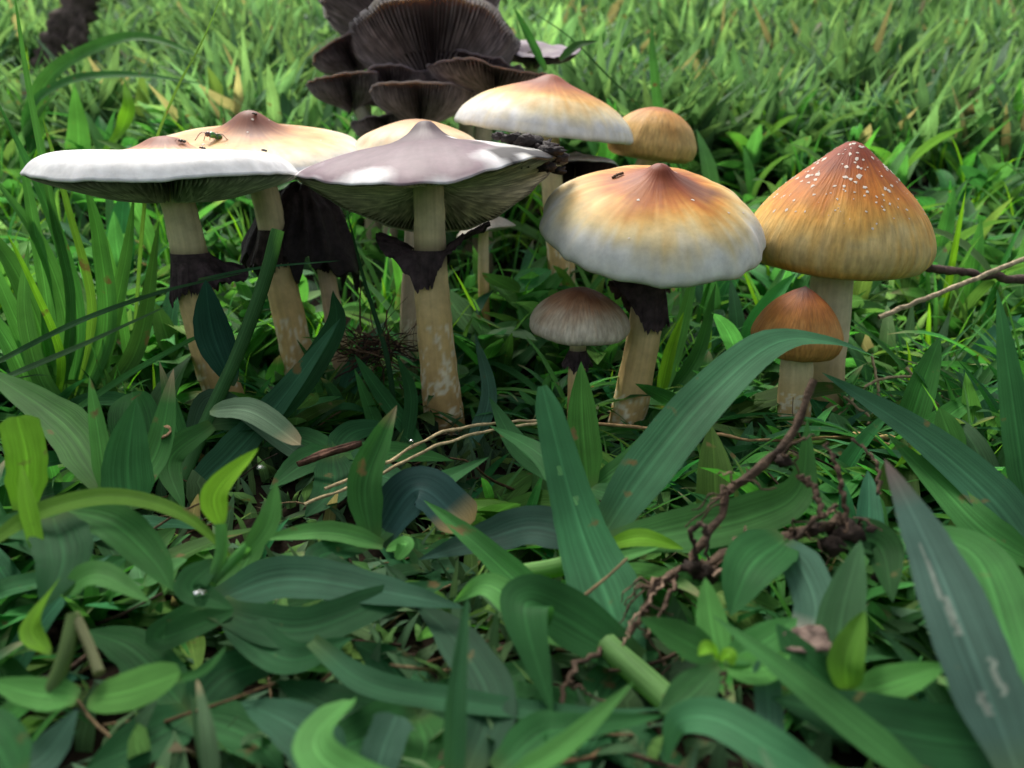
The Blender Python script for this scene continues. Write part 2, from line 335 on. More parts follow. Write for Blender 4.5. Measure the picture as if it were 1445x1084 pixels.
WHITE = (.69, .68, .67); CREAM = (.80, .70, .48); YEL = (.78, .52, .20); OR = (.58, .24, .06); RED = (.34, .095, .035); BRN = (.20, .06, .03)
flatprof = [(0, 1.12), (.10, 1.06), (.22, .82), (.34, .70), (.58, .68), (.78, .58), (.91, .36), (.985, .06), (1.0, -.03), (.993, -.06)]
flatunder = [(.993, -.06), (.97, -.07), (.85, .05), (.5, .12), (.1, .05)]
flatgill = [(.975, -.06), (.9, -.2), (.7, -.40), (.45, -.62), (.25, -.70), (.14, -.55)]
cosd = lambda t, a: math.cos(t-math.radians(a))
def lobe(t, a, p=2): return max(0, cosd(t, a))**p
G1 = 'ripe mushrooms with flat open caps'
mushroom('mushroom', 'mushroom with wide flat white-rimmed cap and red-brown knob, torn black ring on leaning stalk', (238, 250), 24, 3.60, flatprof, flatunder,
         [(0, (.18, .05, .025)), (.14, (.25, .075, .035)), (.24, (.52, .24, .11)), (.34, (.78, .60, .40)), (.55, (.80, .76, .70)), (.7, WHITE), (1, WHITE)],
         axis=(0, .03, 1), saddle=.12, wav=.035, seed=1.3, gill=flatgill, ngill=170, gcol=((.07, .064, .055), (.70, .67, .58)),
         stem=[(320, 572, 24.3), (300, 510, 24.2), (275, 410, 24.1), (262, 330, 24)], stem_r=(.47, .58), group=G1,
         rings=[dict(at=(280, 385), z0=.55, dz=lambda t: -.55-.25*lobe(t, 200)+.45*lobe(t, 0), flare=lambda t: .12+.95*lobe(t, -5, 3), rag=.35, stain=.35, stain_h=.5)])
mushroom('mushroom', 'peach-topped mushroom with a green fly on its broad cap, grown behind the flat white one', (358, 214), 27.5, 3.5,
         [(0, 1.28), (.08, 1.2), (.22, .86), (.36, .66), (.6, .52), (.82, .36), (.95, .15), (1, -.1)], [(1, -.1), (.97, -.15), (.8, -.05), (.5, .1), (.1, .05)],
         [(0, (.15, .04, .022)), (.18, (.22, .07, .032)), (.34, (.44, .19, .065)), (.54, (.66, .37, .13)), (.74, (.74, .53, .28)), (.9, (.74, .66, .52)), (1, WHITE)],
         axis=(.02, -.22, 1), wav=.04, seed=2.7, gill=[(.985, -.13), (.9, -.3), (.6, -.55), (.3, -.6), (.14, -.4)], flecks=30,
         stem=[(432, 556, 27), (420, 500, 27.1), (395, 390, 27.2), (382, 310, 27.3)], stem_r=(.44, .60), group=G1,
         rings=[dict(at=(388, 350), z0=.62, dz=lambda t: -.55, flare=lambda t: .16+.25*lobe(t, 180), rag=.3, col=(.04, .026, .024), stain=.2, stain_h=.4)])
def paintM3(col, r, th, n, loc):
    th_d = np.degrees(th) % 360
    purple = np.array((.10, .055, .072)); wedge = ((th_d > 195) & (th_d < 318)).astype(float)
    f = np.clip((r-.02)*30, 0, 1)*wedge*np.clip(1-(r-.86+.3*n)*5, 0, 1)
    f = np.clip(np.maximum(f, np.clip((.30-r+.2*n)*12, 0, 1)), 0, 1); pr = purple*np.interp(r, [0, .25, .6, 1], [.5, .7, 1.15, 1.5])[:, None]; col = col*(1-.95*f[:, None])+pr*.95*f[:, None]
    white = ((th_d > 318) | (th_d < 60))*(r > .22)*1.0; col = col*(1-white[:, None])+np.array((.8, .78, .72))*white[:, None]
    d = np.clip((loc[:, 0]/3.75-.70+.5*n)*8, 0, 1)*(np.abs(np.sin(th)) < .8)*(r > .3); d = np.maximum(d, np.clip((r-.86+.3*n)*8, 0, 1)*(th_d < 70)*(th_d > 5))
    return col*(1-.96*d[:, None])+np.array((.018, .014, .016))*.96*d[:, None]
m3 = mushroom('mushroom', 'mushroom with purple and white cap rotted black along one edge, on a thick upright stalk', (606, 268), 24, 3.66,
         [(0, 1.92), (.06, 1.88), (.16, 1.5), (.3, 1.2), (.55, .9), (.8, .48), (.94, .16), (1, -.06)], [(1, -.06), (.97, -.09), (.8, .1), (.5, .36), (.1, .45)],
         [(0, (.12, .08, .10)), (.25, (.3, .22, .22)), (.5, (.55, .46, .46)), (.8, (.74, .70, .70)), (1, WHITE)],
         axis=(-.07, .235, 1), saddle=.58, wav=.05, seed=4.1, paint=paintM3, gill=[(.985, -.08), (.9, -.12), (.7, -.14), (.45, -.12), (.25, -.06), (.14, .1)], ngill=170,
         gcol=((.11, .095, .075), (.72, .66, .52)), stem=[(626, 588, 24), (618, 510, 24), (609, 400, 24), (606, 310, 24.05)], stem_r=(.44, .60), group=G1,
         rings=[dict(at=(606, 368), z0=.35, dz=lambda t: -.75*lobe(t, -110)+1.0*lobe(t, 0, 3)+.9*lobe(t, 180, 3), flare=lambda t: .10+1.15*lobe(t, 0, 4)+.95*lobe(t, 180, 4), rag=.25, stain=.15, stain_h=.55)])
def crust(root, spots):
    cap_ = [o for o in root.children if o.name.startswith('cap')][0]; b_ = np.array(root.location)/C
    for px, py, Y, r in spots:
        c = P(px, py, Y); V = []
        for i in range(10):
            f = math.pi*(i+.02)/9.04
            for j in range(16):
                t = 2*math.pi*j/16; d_ = np.array([math.sin(f)*math.cos(t)*1.3, math.sin(f)*math.sin(t), math.cos(f)*.6]); V.append(c+d_*r*(1+.9*nz(d_[0]*2.6+px, d_[1]*2.6, d_[2]*3))-b_)
        obj('rot_crust', mesh('rot_crust', V, grid_faces(10, 16, True), M_DARK, np.array([np.array((.03, .022, .022))*(1+.9*nz(v[0]*7, v[1]*7, v[2]*7)) for v in V])), cap_)
crust(m3, [(768, 210, 23.9, .34), (784, 224, 23.9, .28), (788, 240, 23.8, .16), (748, 200, 24.0, .30), (724, 196, 24.3, .24), (757, 226, 23.2, .24), (716, 212, 22.6, .13), (776, 214, 23.4, .27), (738, 232, 22.7, .16), (705, 192, 24.6, .16), (770, 236, 23.5, .2)])
mushroom('mushroom', 'tan-capped mushroom mostly hidden behind the purple and white cap', (588, 205), 29, 2.35,
         [(0, .85), (.2, .8), (.5, .6), (.8, .3), (1, -.15)], [(1, -.15), (.95, -.2), (.5, .0), (.1, 0)],
         [(0, (.42, .2, .09)), (.3, (.6, .34, .15)), (.7, (.72, .5, .28)), (1, (.78, .68, .5))], axis=(0, -.05, 1), seed=5.5,
         stem=[(578, 540, 28), (577, 450, 28.2), (582, 350, 28.6)], stem_r=(.28, .33), scol=((.36, .25, .15), (.5, .40, .27), (.55, .47, .34)))
mushroom('mushroom', 'old mushroom with a black crumpled cap sagging behind two pale stalks', (424, 305), 28.6, 1.95,
         [(0, 1.0), (.25, .95), (.55, .55), (.85, -.3), (1, -1.1)], [(1, -1.1), (.95, -1.0), (.8, -.2), (.4, .3), (.1, .35)],
         [(0, (.03, .02, .024)), (.5, (.035, .025, .028)), (1, (.022, .016, .018))], axis=(.05, 0, 1), wav=.2, ragged=1.2, seed=6.9, capmat=M_DARK,
         stem=[(492, 560, 28), (480, 500, 28.1), (463, 400, 28.3), (455, 350, 28.4)], stem_r=(.28, .36), scol=((.36, .2, .1), (.62, .46, .3), (.6, .52, .4)), bands=0,
         rings=[dict(at=(458, 362), z0=.25, dz=lambda t: -.42, flare=lambda t: .14, rag=.15, stain=.0, stain_h=.2)])
def paintM6(col, r, th, n, loc):  # shadow wedge beside the knob, painted into the cap colour
    d = (np.degrees(th)+180) % 360-180; f = np.clip(1.6-np.abs(d+22+14*n)/20, 0, 1)
    f = f*np.clip((r-.1)*8, 0, 1)*np.clip((.66-r+.3*n)*5, 0, 1); f = f[:, None]*.8
    return col*(1-f)+np.array((.15, .065, .045))*f
mushroom('mushroom', 'domed mushroom shading from red-brown knob through yellow to white, black torn collar below', (922, 312), 23.2, 3.08,
         [(0, 1.62), (.06, 1.58), (.16, 1.34), (.34, 1.12), (.58, .92), (.8, .58), (.93, .2), (1, -.22), (.985, -.42)], [(.985, -.42), (.93, -.45), (.8, -.1), (.5, .25), (.1, .3)],
         [(0, (.17, .032, .015)), (.26, (.25, .055, .014)), (.42, (.39, .12, .018)), (.54, (.56, .25, .045)), (.66, (.66, .41, .13)), (.78, (.69, .55, .29)), (.9, (.68, .63, .50)), (.96, (.66, .64, .58)), (1, (.64, .63, .59))],
         axis=(.03, -.37, 1), wav=.075, seed=8.2, paint=paintM6, flecks=14, gill=[(.97, -.45), (.85, -.45), (.6, -.3), (.3, -.2), (.14, -.1)],
         stem=[(880, 622, 23.4), (892, 560, 23.3), (910, 460, 23.3), (916, 400, 23.3)], stem_r=(.42, .56), bands=.42,
         rings=[dict(at=(913, 428), z0=.75, dz=lambda t: -.55-.15*lobe(t, -60)+1.15*lobe(t, 190, 3), flare=lambda t: .13+.55*lobe(t, 190, 3), rag=.22, stain=.25, stain_h=.6)])
mushroom('mushroom', 'tall conical orange-brown mushroom speckled with white flecks', (1183, 332), 24.3, 2.62,
         [(0, 2.64), (.06, 2.61), (.15, 2.46), (.3, 2.13), (.52, 1.64), (.74, 1.08), (.9, .52), (.99, -.06), (.985, -.48), (.92, -.74)], [(.92, -.74), (.8, -.86), (.5, -.9), (.2, -.88)],
         [(0, (.19, .03, .018)), (.28, (.26, .05, .012)), (.48, (.38, .10, .012)), (.66, (.53, .185, .026)), (.82, (.66, .34, .07)), (.95, (.66, .43, .14)), (1, (.58, .42, .18))],
         axis=(.03, -.10, 1), wav=.03, seed=9.4, capmat=M_CAPW, flecks=250,
         stem=[(1160, 592, 24.3), (1163, 520, 24.3), (1168, 450, 24.3)], stem_r=(.60, .62), scol=((.40, .26, .12), (.55, .42, .22), (.62, .54, .36)), bands=.3)
mushroom('mushroom', 'small rust-brown button mushroom under the tall flecked one', (1126, 466), 22, 1.19,
         [(0, 1.22), (.08, 1.17), (.3, 1.02), (.6, .74), (.85, .34), (1.0, -.1), (.95, -.42)], [(.95, -.42), (.8, -.62), (.5, -.66), (.3, -.64)],
         [(0, (.06, .02, .012)), (.2, (.15, .04, .014)), (.45, (.29, .09, .018)), (.75, (.40, .155, .03)), (1, (.46, .23, .065))],
         axis=(.05, -.08, 1), wav=.05, seed=10.9, capmat=M_CAPW, stem=[(1120, 612, 22), (1121, 560, 22), (1124, 515, 22)], stem_r=(.42, .46), bands=.55)
mushroom('mushroom', 'small brown cap with paler rim on a thin stalk beside the black torn collar', (818, 446), 22.6, 1.42,
         [(0, .80), (.2, .76), (.5, .56), (.8, .24), (.95, -.05), (1, -.28), (.96, -.42)], [(.96, -.42), (.8, -.45), (.4, -.2), (.1, -.2)],
         [(0, (.15, .05, .02)), (.35, (.22, .09, .04)), (.62, (.34, .19, .105)), (.85, (.46, .36, .25)), (1, (.52, .46, .36))],
         axis=(.05, -.12, 1), wav=.045, seed=12.1, capmat=M_CAPW, stem=[(812, 590, 22.9), (813, 540, 22.8), (815, 500, 22.7)], stem_r=(.22, .26), bands=0,
         rings=[dict(at=(815, 505), z0=.2, dz=lambda t: -.3, flare=lambda t: .16, rag=.15, stain=.1, stain_h=.3)])
G2 = 'pale-rimmed mushrooms standing further up the slope'
mushroom('mushroom', 'broad orange-centred white-rimmed mushroom standing before the dark cluster', (771, 172), 33, 3.42,
         [(0, 1.72), (.08, 1.66), (.22, 1.42), (.45, 1.16), (.72, .78), (.92, .25), (1, -.25), (.98, -.42)], [(.98, -.42), (.9, -.4), (.5, .1), (.1, .2)],
         [(0, (.19, .038, .018)), (.28, (.28, .07, .02)), (.48, (.46, .17, .035)), (.67, (.66, .38, .11)), (.84, (.70, .60, .38)), (1, WHITE)],
         axis=(.12, -.08, 1), wav=.03, seed=13.3, gill=[(.97, -.38), (.8, -.35), (.5, -.15), (.14, 0)], stem=[(790, 425, 33), (786, 340, 33), (778, 250, 33)], stem_r=(.40, .45), group=G2)
mushroom('mushroom', 'small bun-shaped yellow-brown mushroom tucked behind the broad white-rimmed one', (922, 198), 35.5, 1.85,
         [(0, 1.3), (.2, 1.26), (.5, 1.05), (.8, .6), (.97, .0), (1, -.3), (.96, -.6)], [(.96, -.6), (.8, -.75), (.4, -.8), (.2, -.8)],
         [(0, (.28, .07, .025)), (.3, (.40, .13, .03)), (.55, (.54, .25, .055)), (1, (.54, .36, .13))], axis=(.14, -.05, 1), wav=.06, seed=14.8, capmat=M_CAPW,
         stem=[(885, 420, 35.5), (890, 330, 35.5), (905, 250, 35.5)], stem_r=(.42, .45), group=G2)
mushroom('mushroom', 'thin-rimmed dark-gilled mushroom half hidden between two bigger caps', (812, 236), 34.6, 1.75, [(0, .62), (.2, .5), (.5, .36), (.85, .2), (1, 0)],
         [(1, 0), (.95, -.05), (.5, -.02), (.1, 0)], [(0, RED), (.3, (.5, .22, .1)), (.6, (.7, .55, .45)), (1, (.75, .72, .74))], axis=(0, .16, 1), seed=15.6,
         gill=[(.985, -.05), (.8, -.35), (.5, -.7), (.2, -.9)], gcol=((.02, .014, .014), (.07, .05, .048)), stem=[(800, 420, 34.6), (802, 330, 34.6)], stem_r=(.3, .35), group=G2)
mushroom('mushroom', 'pale thin-stalked mushroom with small grey cap showing under the rotted cap edge', (684, 322), 31.5, 1.15, [(0, .5), (.3, .42), (.7, .2), (1, -.1)],
         [(1, -.1), (.9, -.15), (.3, -.05)], [(0, (.4, .34, .26)), (1, (.45, .42, .36))], axis=(-.2, .1, 1), wav=.1, seed=16.7, stem=[(683, 425, 31.5), (682, 380, 31.5)], stem_r=(.2, .22), bands=0, group=G2)
# the dark old cluster up the slope
DK = [(0, (.09, .06, .075)), (.5, (.13, .09, .115)), (.85, (.22, .165, .20)), (1, (.28, .22, .26))]
def bowl(R, d, lip=.1): return [(0, -.12*R), (.2, -.1*R), (.5, d*R*.28), (.8, d*R*.68), (1, d*R)], [(1, d*R), (.97, d*R-.05), (.8, d*R*.66-lip), (.5, d*R*.27-.12), (.12, -.22*R)], [(.985, d*R-.06), (.85, d*R*.72-.38), (.6, d*R*.36-.5), (.3, -.02*R-.5), (.13, -.26*R-.3)]
GC = ((.065, .05, .052), (.42, .335, .33))
def dark(label, c, Y, R, d, axis, stem, seed, sr=.42, **k):
    a, b, g_ = bowl(R, d)
    mushroom('mushroom', label, c, Y, R, a, b, DK, axis=axis, wav=k.pop('wav', .11), seed=seed, gill=g_, ngill=116, gcol=GC, stem=stem, stem_r=(sr, sr*1.15), scol=((.3, .25, .16), (.42, .38, .26), (.45, .42, .3)), bands=0, group='old dark mushrooms clustered up the slope', **k)
dark('huge dark upturned mushroom with fanned gills, at the middle of the dark cluster', (612, 106), 43, 4.15, .42, (-.05, .45, 1), [(600, 235, 43.5), (600, 170, 43.4)], 21.1)
dark('topmost dark mushroom of the cluster, its gilled underside rising out of the picture', (590, 40), 46.5, 5.0, .36, (-.12, .42, 1), [(590, 215, 46), (590, 120, 46)], 22.4)
dark('dark purple crumpled cap wedged between the tall caps and a lower stalked one', (497, 84), 44.5, 2.0, .30, (-.45, .1, 1), [(520, 210, 45), (512, 130, 45)], 23.2, .3)
dark('dark cup-shaped mushroom with its pale stalk bare, at the outer edge of the cluster', (495, 134), 41.5, 1.9, .34, (-.12, .08, 1), [(524, 240, 41.5), (520, 180, 41.5)], 24.9, .3)
dark('low dark bowl-shaped mushroom with ribbed gills, foremost in the cluster', (593, 156), 39.5, 2.25, .36, (0, .12, 1), [(596, 230, 39.5), (595, 190, 39.5)], 25.3, .35)
dark('dark mushroom with a pale lilac rim slanting towards the broad orange cap', (702, 118), 40.5, 3.25, .08, (.14, .07, 1), [(680, 240, 41), (685, 160, 41)], 26.8, .4)
dark('lilac-topped flat dark mushroom at the back of the cluster', (752, 70), 46.5, 2.5, .02, (.06, -.30, 1), [(745, 220, 48), (748, 130, 48)], 27.7, .35)

dark('dark ruffled mushroom filling the gap behind the low ribbed bowl', (552, 132), 42.3, 2.3, .30, (-.1, .15, 1), [(560, 245, 42.3), (556, 190, 42.3)], 28.6, .35, wav=.15)
dark('dark ruffled mushroom squeezed under the huge fanned cap by the lilac-rimmed one', (662, 112), 43.5, 2.6, .26, (.1, .12, 1), [(655, 235, 43.5), (658, 180, 43.5)], 29.9, .35, wav=.15)
dark('dark drooping mushroom low down behind the tan cap', (545, 176), 40.6, 1.7, .12, (-.15, .1, 1), [(548, 260, 40.6), (547, 215, 40.6)], 30.4, .3, wav=.14)
# ------------------------------------------------------------------ leaves
def wprof(shape, t):
    if shape == 'oval': return np.sqrt(np.clip(1-(2*t-1)**2, 0, 1))**.9*.97+.03
    if shape == 'herb': return np.clip(np.sin(np.pi*np.clip(t, 0, 1)**.85), 0, 1)**.8*.96+.04*(1-t)
    if shape == 'blunt': return np.clip(.55+1.6*t, 0, 1)*np.clip((1.02-t)*9, 0, 1)**.5
    if shape == 'lance': return np.clip(.42+1.5*t, 0, 1)*np.clip(1-np.clip((t-.45)/.55, 0, 1)*.62, 0, 1)*np.clip((1.01-t)*14, 0, 1)**.5
    if shape == 'thin': return np.clip(.7+t, 0, 1)*np.clip(1-t, 0, 1)**.55
    return np.clip(.5+2.2*t, 0, 1)*np.clip(1-np.clip((t-.32)/.68, 0, 1)**2.1, 0, 1)+.01
def ribbon(pts, width, shape='blade', fold=.25, roll=0.0, face=None, nseg=30, ripple=.03, seed=0.0, col=(.05, .14, .04), tip=None, side=None, across=5, holes=(), streaks=()):
    c = catmull(pts, nseg); T = np.gradient(c, axis=0); V = []; U = []; K = []; us = np.linspace(-1, 1, across)
    t = np.linspace(0, 1, nseg); W = wprof(shape, t)*width/2*np.array([1+.07*nz(q_*9+seed, 3.1)+.035*nz(q_*34+seed, 8.2) for q_ in t]); prev = None
    for i in range(nseg):
        tg = unit(T[i])
        if side is not None: s = unit(side-tg*np.dot(side, tg)); n = np.cross(s, tg)
        else:
            f = (face if face is not None else unit(CAMP-c[i])*.7+np.array([0, 0, .7])); s = unit(np.cross(tg, f)); n = np.cross(s, tg)
        if prev is not None and np.dot(prev, s) < 0: s = -s; n = -n
        prev = s
        if n[2] < 0 and side is not None: n = -n
        if roll:
            rl = roll*(t[i]-.2); s, n = s*math.cos(rl)+n*math.sin(rl), n*math.cos(rl)-s*math.sin(rl)
        for u in us:
            h = fold*abs(u)*W[i]+ripple*width*nz(t[i]*5+seed, u*1.2+seed, 1.1)*abs(u)
            V.append(c[i]+s*u*W[i]+n*h); U.append((u*.5+.5, t[i]))
            k = np.array(col)*(1+.12*nz(t[i]*3+seed, u+seed))
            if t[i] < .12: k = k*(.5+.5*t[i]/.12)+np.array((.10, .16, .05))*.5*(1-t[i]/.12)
            if tip is not None and t[i] > .8: k = k+(np.array(tip)-k)*min(1, (t[i]-.8)*6)
            for su, s0, s1, sw in streaks:
                if s0 < t[i] < s1 and abs(u*.5+.5-su-.05*nz(t[i]*40+seed, 2)) < sw: k = np.array((.24, .29, .25))*(1+.4*nz(t[i]*60, u*9))
            K.append(k)
    F = np.array(grid_faces(nseg, across)); V = np.array(V); U = np.array(U)
    for hu, ht, hr in holes:                 # eaten-out holes
        m_ = np.hypot((U[F].mean(1)[:, 0]-hu)*width, (U[F].mean(1)[:, 1]-ht)*np.linalg.norm(c[-1]-c[0])); F = F[m_ > hr]
    return V, F, np.array(K), U
DG = (.034, .130, .040); MG = (.050, .180, .045); BG = (.085, .255, .06); YG = (.17, .39, .03); BL = (.065, .15, .10); VD = (.022, .09, .032); LG = (.10, .28, .075)
DRY = (.30, .22, .10); TIP = (.32, .27, .16)
HERO = []
def keep(V, st):
    for v in np.asarray(V)[::st]:
        a_, b_ = proj(v); HERO.append((a_, b_, v[1]))
def plant(name, label, cat, leaves, culms=(), group=None):
    """leaves: (pixel points with depth, width cm, shape, colour, options)."""
    b = P(*leaves[0][0][0]); base = np.array([b[0], b[1], float(gz(b[0], b[1]))])
    root = thing(name, label, cat, base, group)
    for i, lf in enumerate(leaves):
        pts, wd, sh, cl = lf[:4]; o = lf[4] if len(lf) > 4 else {}
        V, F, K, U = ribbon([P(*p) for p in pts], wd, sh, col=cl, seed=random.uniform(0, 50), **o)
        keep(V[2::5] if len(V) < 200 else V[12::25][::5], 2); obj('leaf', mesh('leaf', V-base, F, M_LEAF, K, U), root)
    for pts, r, cl in culms:
        V, F, U = tube(catmull([P(*p) for p in pts], 20), r, 8, .1)
        obj('stalk', mesh('stalk', V-base, F, M_LEAF, np.ones((len(V), 3))*np.array(cl), U), root)
    return root
GP = 'grass plants of the foreground turf'
plant('grass_plant', 'grass plant with one very broad upright blade pierced by small holes', 'grass plant', [
    ([(890, 950, 10.6), (862, 860, 11.6), (815, 735, 13), (765, 545, 14.6)], 1.12, 'lance', (.04, .14, .06), dict(fold=.18, nseg=90, across=25, holes=((.40, .80, .07), (.60, .72, .06)))),
    ([(860, 915, 10.9), (760, 880, 11.2), (690, 826, 11.8), (640, 850, 12)], .52, 'blade', LG, dict(roll=.5)),
    ([(870, 930, 10.7), (745, 835, 12.2), (668, 765, 13), (598, 706, 13.8)], .50, 'blade', MG, dict(fold=.6)),
    ([(900, 940, 10.6), (790, 870, 11.0), (740, 860, 10.6), (780, 1010, 9.3)], .95, 'blade', DG, {}),
    ([(820, 800, 12.6), (880, 786, 12.5), (930, 772, 12.6)], .3, 'thin', LG, {})],
    [([(855, 910, 10.8), (905, 955, 10.2), (960, 1005, 9.6)], .19, (.15, .30, .10)), ([(700, 815, 12.7), (780, 802, 12.7), (860, 780, 12.8)], .16, (.13, .27, .08))], GP)
plant('grass_plant', 'grass plant whose long blade arches over in front of the rust-brown button mushroom', 'grass plant', [
    ([(845, 765, 13.2), (905, 675, 14), (1000, 560, 15.2), (1090, 486, 16.4), (1165, 482, 17.2), (1240, 505, 18)], .98, 'blade', (.05, .16, .075), dict(fold=.2, roll=.4)),
    ([(850, 770, 13), (960, 752, 13), (1060, 730, 13.2), (1128, 690, 13.6), (1140, 590, 14.4)], .85, 'blade', (.055, .17, .045), dict(fold=.25, roll=-.6)),
    ([(852, 772, 13), (905, 760, 12.8), (965, 775, 12.6)], .36, 'herb', YG, {}),
    ([(850, 775, 13), (760, 745, 13.6), (690, 760, 13.6), (590, 790, 13)], .85, 'blade', (.03, .085, .06), {}),
    ([(848, 768, 13.2), (800, 690, 15), (760, 640, 16), (690, 600, 17.5)], .6, 'blade', DG, {})], (), GP)
plant('grass_plant', 'blue-grey grass blade with pale scratched streaks, bending up beside green leaves', 'grass plant', [
    ([(1440, 1100, 7.2), (1375, 930, 8.4), (1310, 770, 10), (1248, 648, 11.5)], .78, 'blade', (.075, .15, .12), dict(fold=.15, tip=(.2, .15, .14), nseg=120, across=25, streaks=((.36, .50, .62, .04), (.42, .40, .51, .05), (.33, .62, .68, .025), (.70, .22, .33, .05), (.40, .17, .24, .06)))),
    ([(1445, 1010, 8.2), (1420, 900, 9.4), (1370, 780, 11), (1260, 745, 12)], .9, 'blade', MG, {}),
    ([(1450, 1060, 8), (1300, 1040, 8.2), (1180, 1010, 8.6), (1090, 985, 9)], .8, 'blade', VD, {})], (), GP)
plant('grass_plant', 'grass plant with a stiff upright blade and broad leaf slanting past the flecked mushroom', 'grass plant', [
    ([(1450, 720, 14.6), (1432, 590, 15.2), (1407, 408, 16)], .56, 'blade', (.04, .14, .06), dict(fold=.3)),
    ([(1470, 800, 13), (1400, 705, 14.2), (1290, 610, 15.6), (1160, 526, 17)], .85, 'blade', (.045, .14, .075), dict(fold=.35)),
    ([(1470, 800, 13), (1390, 750, 13.6), (1330, 690, 14.6), (1250, 610, 16)], .7, 'blade', MG, {}),
    ([(1380, 720, 14.5), (1345, 650, 15.5), (1300, 632, 15.8), (1262, 660, 15.6)], .42, 'blade', YG, dict(roll=.6)),
    ([(1355, 660, 15.6), (1338, 610, 16), (1325, 575, 16.3)], .55, 'herb', BG, {})], (), GP)
plant('grass_plant', 'grass plant with a pale-tipped folded upright leaf and a long leaf lying beside it', 'grass plant', [
    ([(525, 765, 13.6), (515, 690, 14.2), (535, 630, 14.8), (560, 572, 15.4)], .62, 'blade', MG, dict(fold=.7, tip=TIP)),
    ([(540, 770, 13.5), (460, 752, 13.3), (360, 762, 13)], .42, 'blade', LG, dict(fold=.4)),
    ([(545, 775, 13.4), (572, 768, 13.2), (560, 790, 13)], .3, 'oval', BG, {}),
    ([(515, 770, 13.6), (450, 790, 12.6), (560, 830, 12)], .5, 'blade', VD, {}),
    ([(530, 765, 13.6), (590, 700, 15), (690, 645, 16.2)], .55, 'blade', DG, {}),
    ([(530, 765, 13.8), (590, 690, 14.4), (660, 745, 13.8)], .9, 'blunt', (.022, .06, .055), dict(tip=DRY))], (), GP)
plant('grass_plant', 'grass plant with a long horizontal blade pointing at a narrow upright blade', 'grass plant', [
    ([(300, 850, 11.6), (400, 818, 12), (520, 832, 11.6), (655, 858, 11)], .78, 'blade', (.05, .15, .085), dict(fold=.2)),
    ([(300, 860, 11.4), (420, 890, 11), (540, 850, 11.4), (640, 820, 12)], .7, 'blade', VD, {}),
    ([(310, 850, 11.6), (400, 930, 10.5), (500, 900, 10.6)], .6, 'blade', VD, {}),
    ([(290, 850, 11.5), (230, 900, 11), (330, 862, 11.3)], .5, 'oval', DG, {}),
    ([(300, 850, 11.6), (350, 790, 12.4), (388, 690, 13.2)], .40, 'herb', LG, {})], (), GP)
plant('grass_plant', 'narrow upright grass blade standing alone over dark crossing leaves', 'grass plant', [
    ([(640, 1100, 8.1), (645, 980, 8.6), (660, 842, 9.4)], .34, 'thin', (.05, .15, .065), dict(fold=.5)),
    ([(660, 1090, 8.6), (690, 990, 9.6), (640, 900, 10.8), (585, 850, 11.6)], .72, 'blade', (.03, .085, .045), {}),
    ([(700, 1090, 8.4), (760, 1040, 8.8), (800, 1030, 8.8), (940, 1010, 9)], .55, 'blade', DG, {}),
    ([(440, 905, 10.4), (520, 965, 9.7), (640, 990, 9.5), (800, 1008, 9.4), (950, 1000, 9.4)], .40, 'blade', (.03, .10, .045), dict(ripple=.14, roll=.6)),
    ([(530, 1100, 8.3), (540, 1060, 8.6), (560, 1010, 9)], .5, 'blunt', BL, {}),
    ([(720, 1100, 7.6), (800, 1050, 8), (895, 962, 8.8)], .28, 'blade', BG, {})], (), GP)
plant('grass_plant', 'curled pale grass leaf hooked over at its end among dark foreground leaves', 'grass plant', [
    ([(560, 1110, 7.6), (470, 1085, 7.7), (445, 1040, 8.1), (495, 988, 8.8)], .48, 'blunt', LG, dict(roll=.9)),
    ([(300, 1100, 8), (292, 1030, 8.4), (278, 958, 9)], .25, 'thin', (.09, .16, .08), dict(tip=TIP)),
    ([(480, 1100, 8.4), (420, 1030, 9), (340, 990, 9.6)], .7, 'blade', (.03, .09, .05), {})], (), GP)
plant('grass_plant', 'long diagonal grass blade crossing below the two leafy rosettes', 'grass plant', [
    ([(1310, 1110, 7.6), (1210, 1030, 8.2), (1110, 950, 8.9), (1005, 868, 9.8)], .40, 'blade', (.06, .19, .055), dict(fold=.3)),
    ([(1180, 1110, 7.6), (1090, 1060, 7.9), (1010, 1015, 8.4), (955, 1020, 8.6), (940, 1080, 8.4)], .5, 'blade', (.06, .19, .085), dict(roll=.5)),
    ([(1090, 1080, 8.4), (1085, 1000, 9), (1080, 930, 9.4)], .34, 'blunt', BL, {})], (), GP)
plant('broadleaf_herb', 'leafy rosette of pointed oval leaves beneath the root tangle', 'herb', [
    ([(1015, 935, 9.6), (965, 905, 9.8), (903, 872, 10)], .52, 'herb', (.04, .14, .035), {}),
    ([(1015, 935, 9.6), (1005, 885, 10), (995, 815, 10.6)], .46, 'herb', BG, {}),
    ([(1020, 935, 9.5), (1080, 905, 9.7), (1125, 872, 10)], .5, 'herb', MG, {}),
    ([(1015, 940, 9.5), (970, 985, 9.2), (930, 1005, 9)], .56, 'herb', (.05, .15, .05), {}),
    ([(1020, 940, 9.5), (1075, 945, 9.3), (1115, 925, 9.3)], .48, 'herb', BG, {}),
    ([(1015, 930, 9.4), (1000, 915, 9.3), (985, 925, 9.2)], .22, 'herb', YG, {}), ([(1015, 930, 9.4), (1028, 925, 9.3), (1035, 940, 9.2)], .22, 'herb', YG, {})])
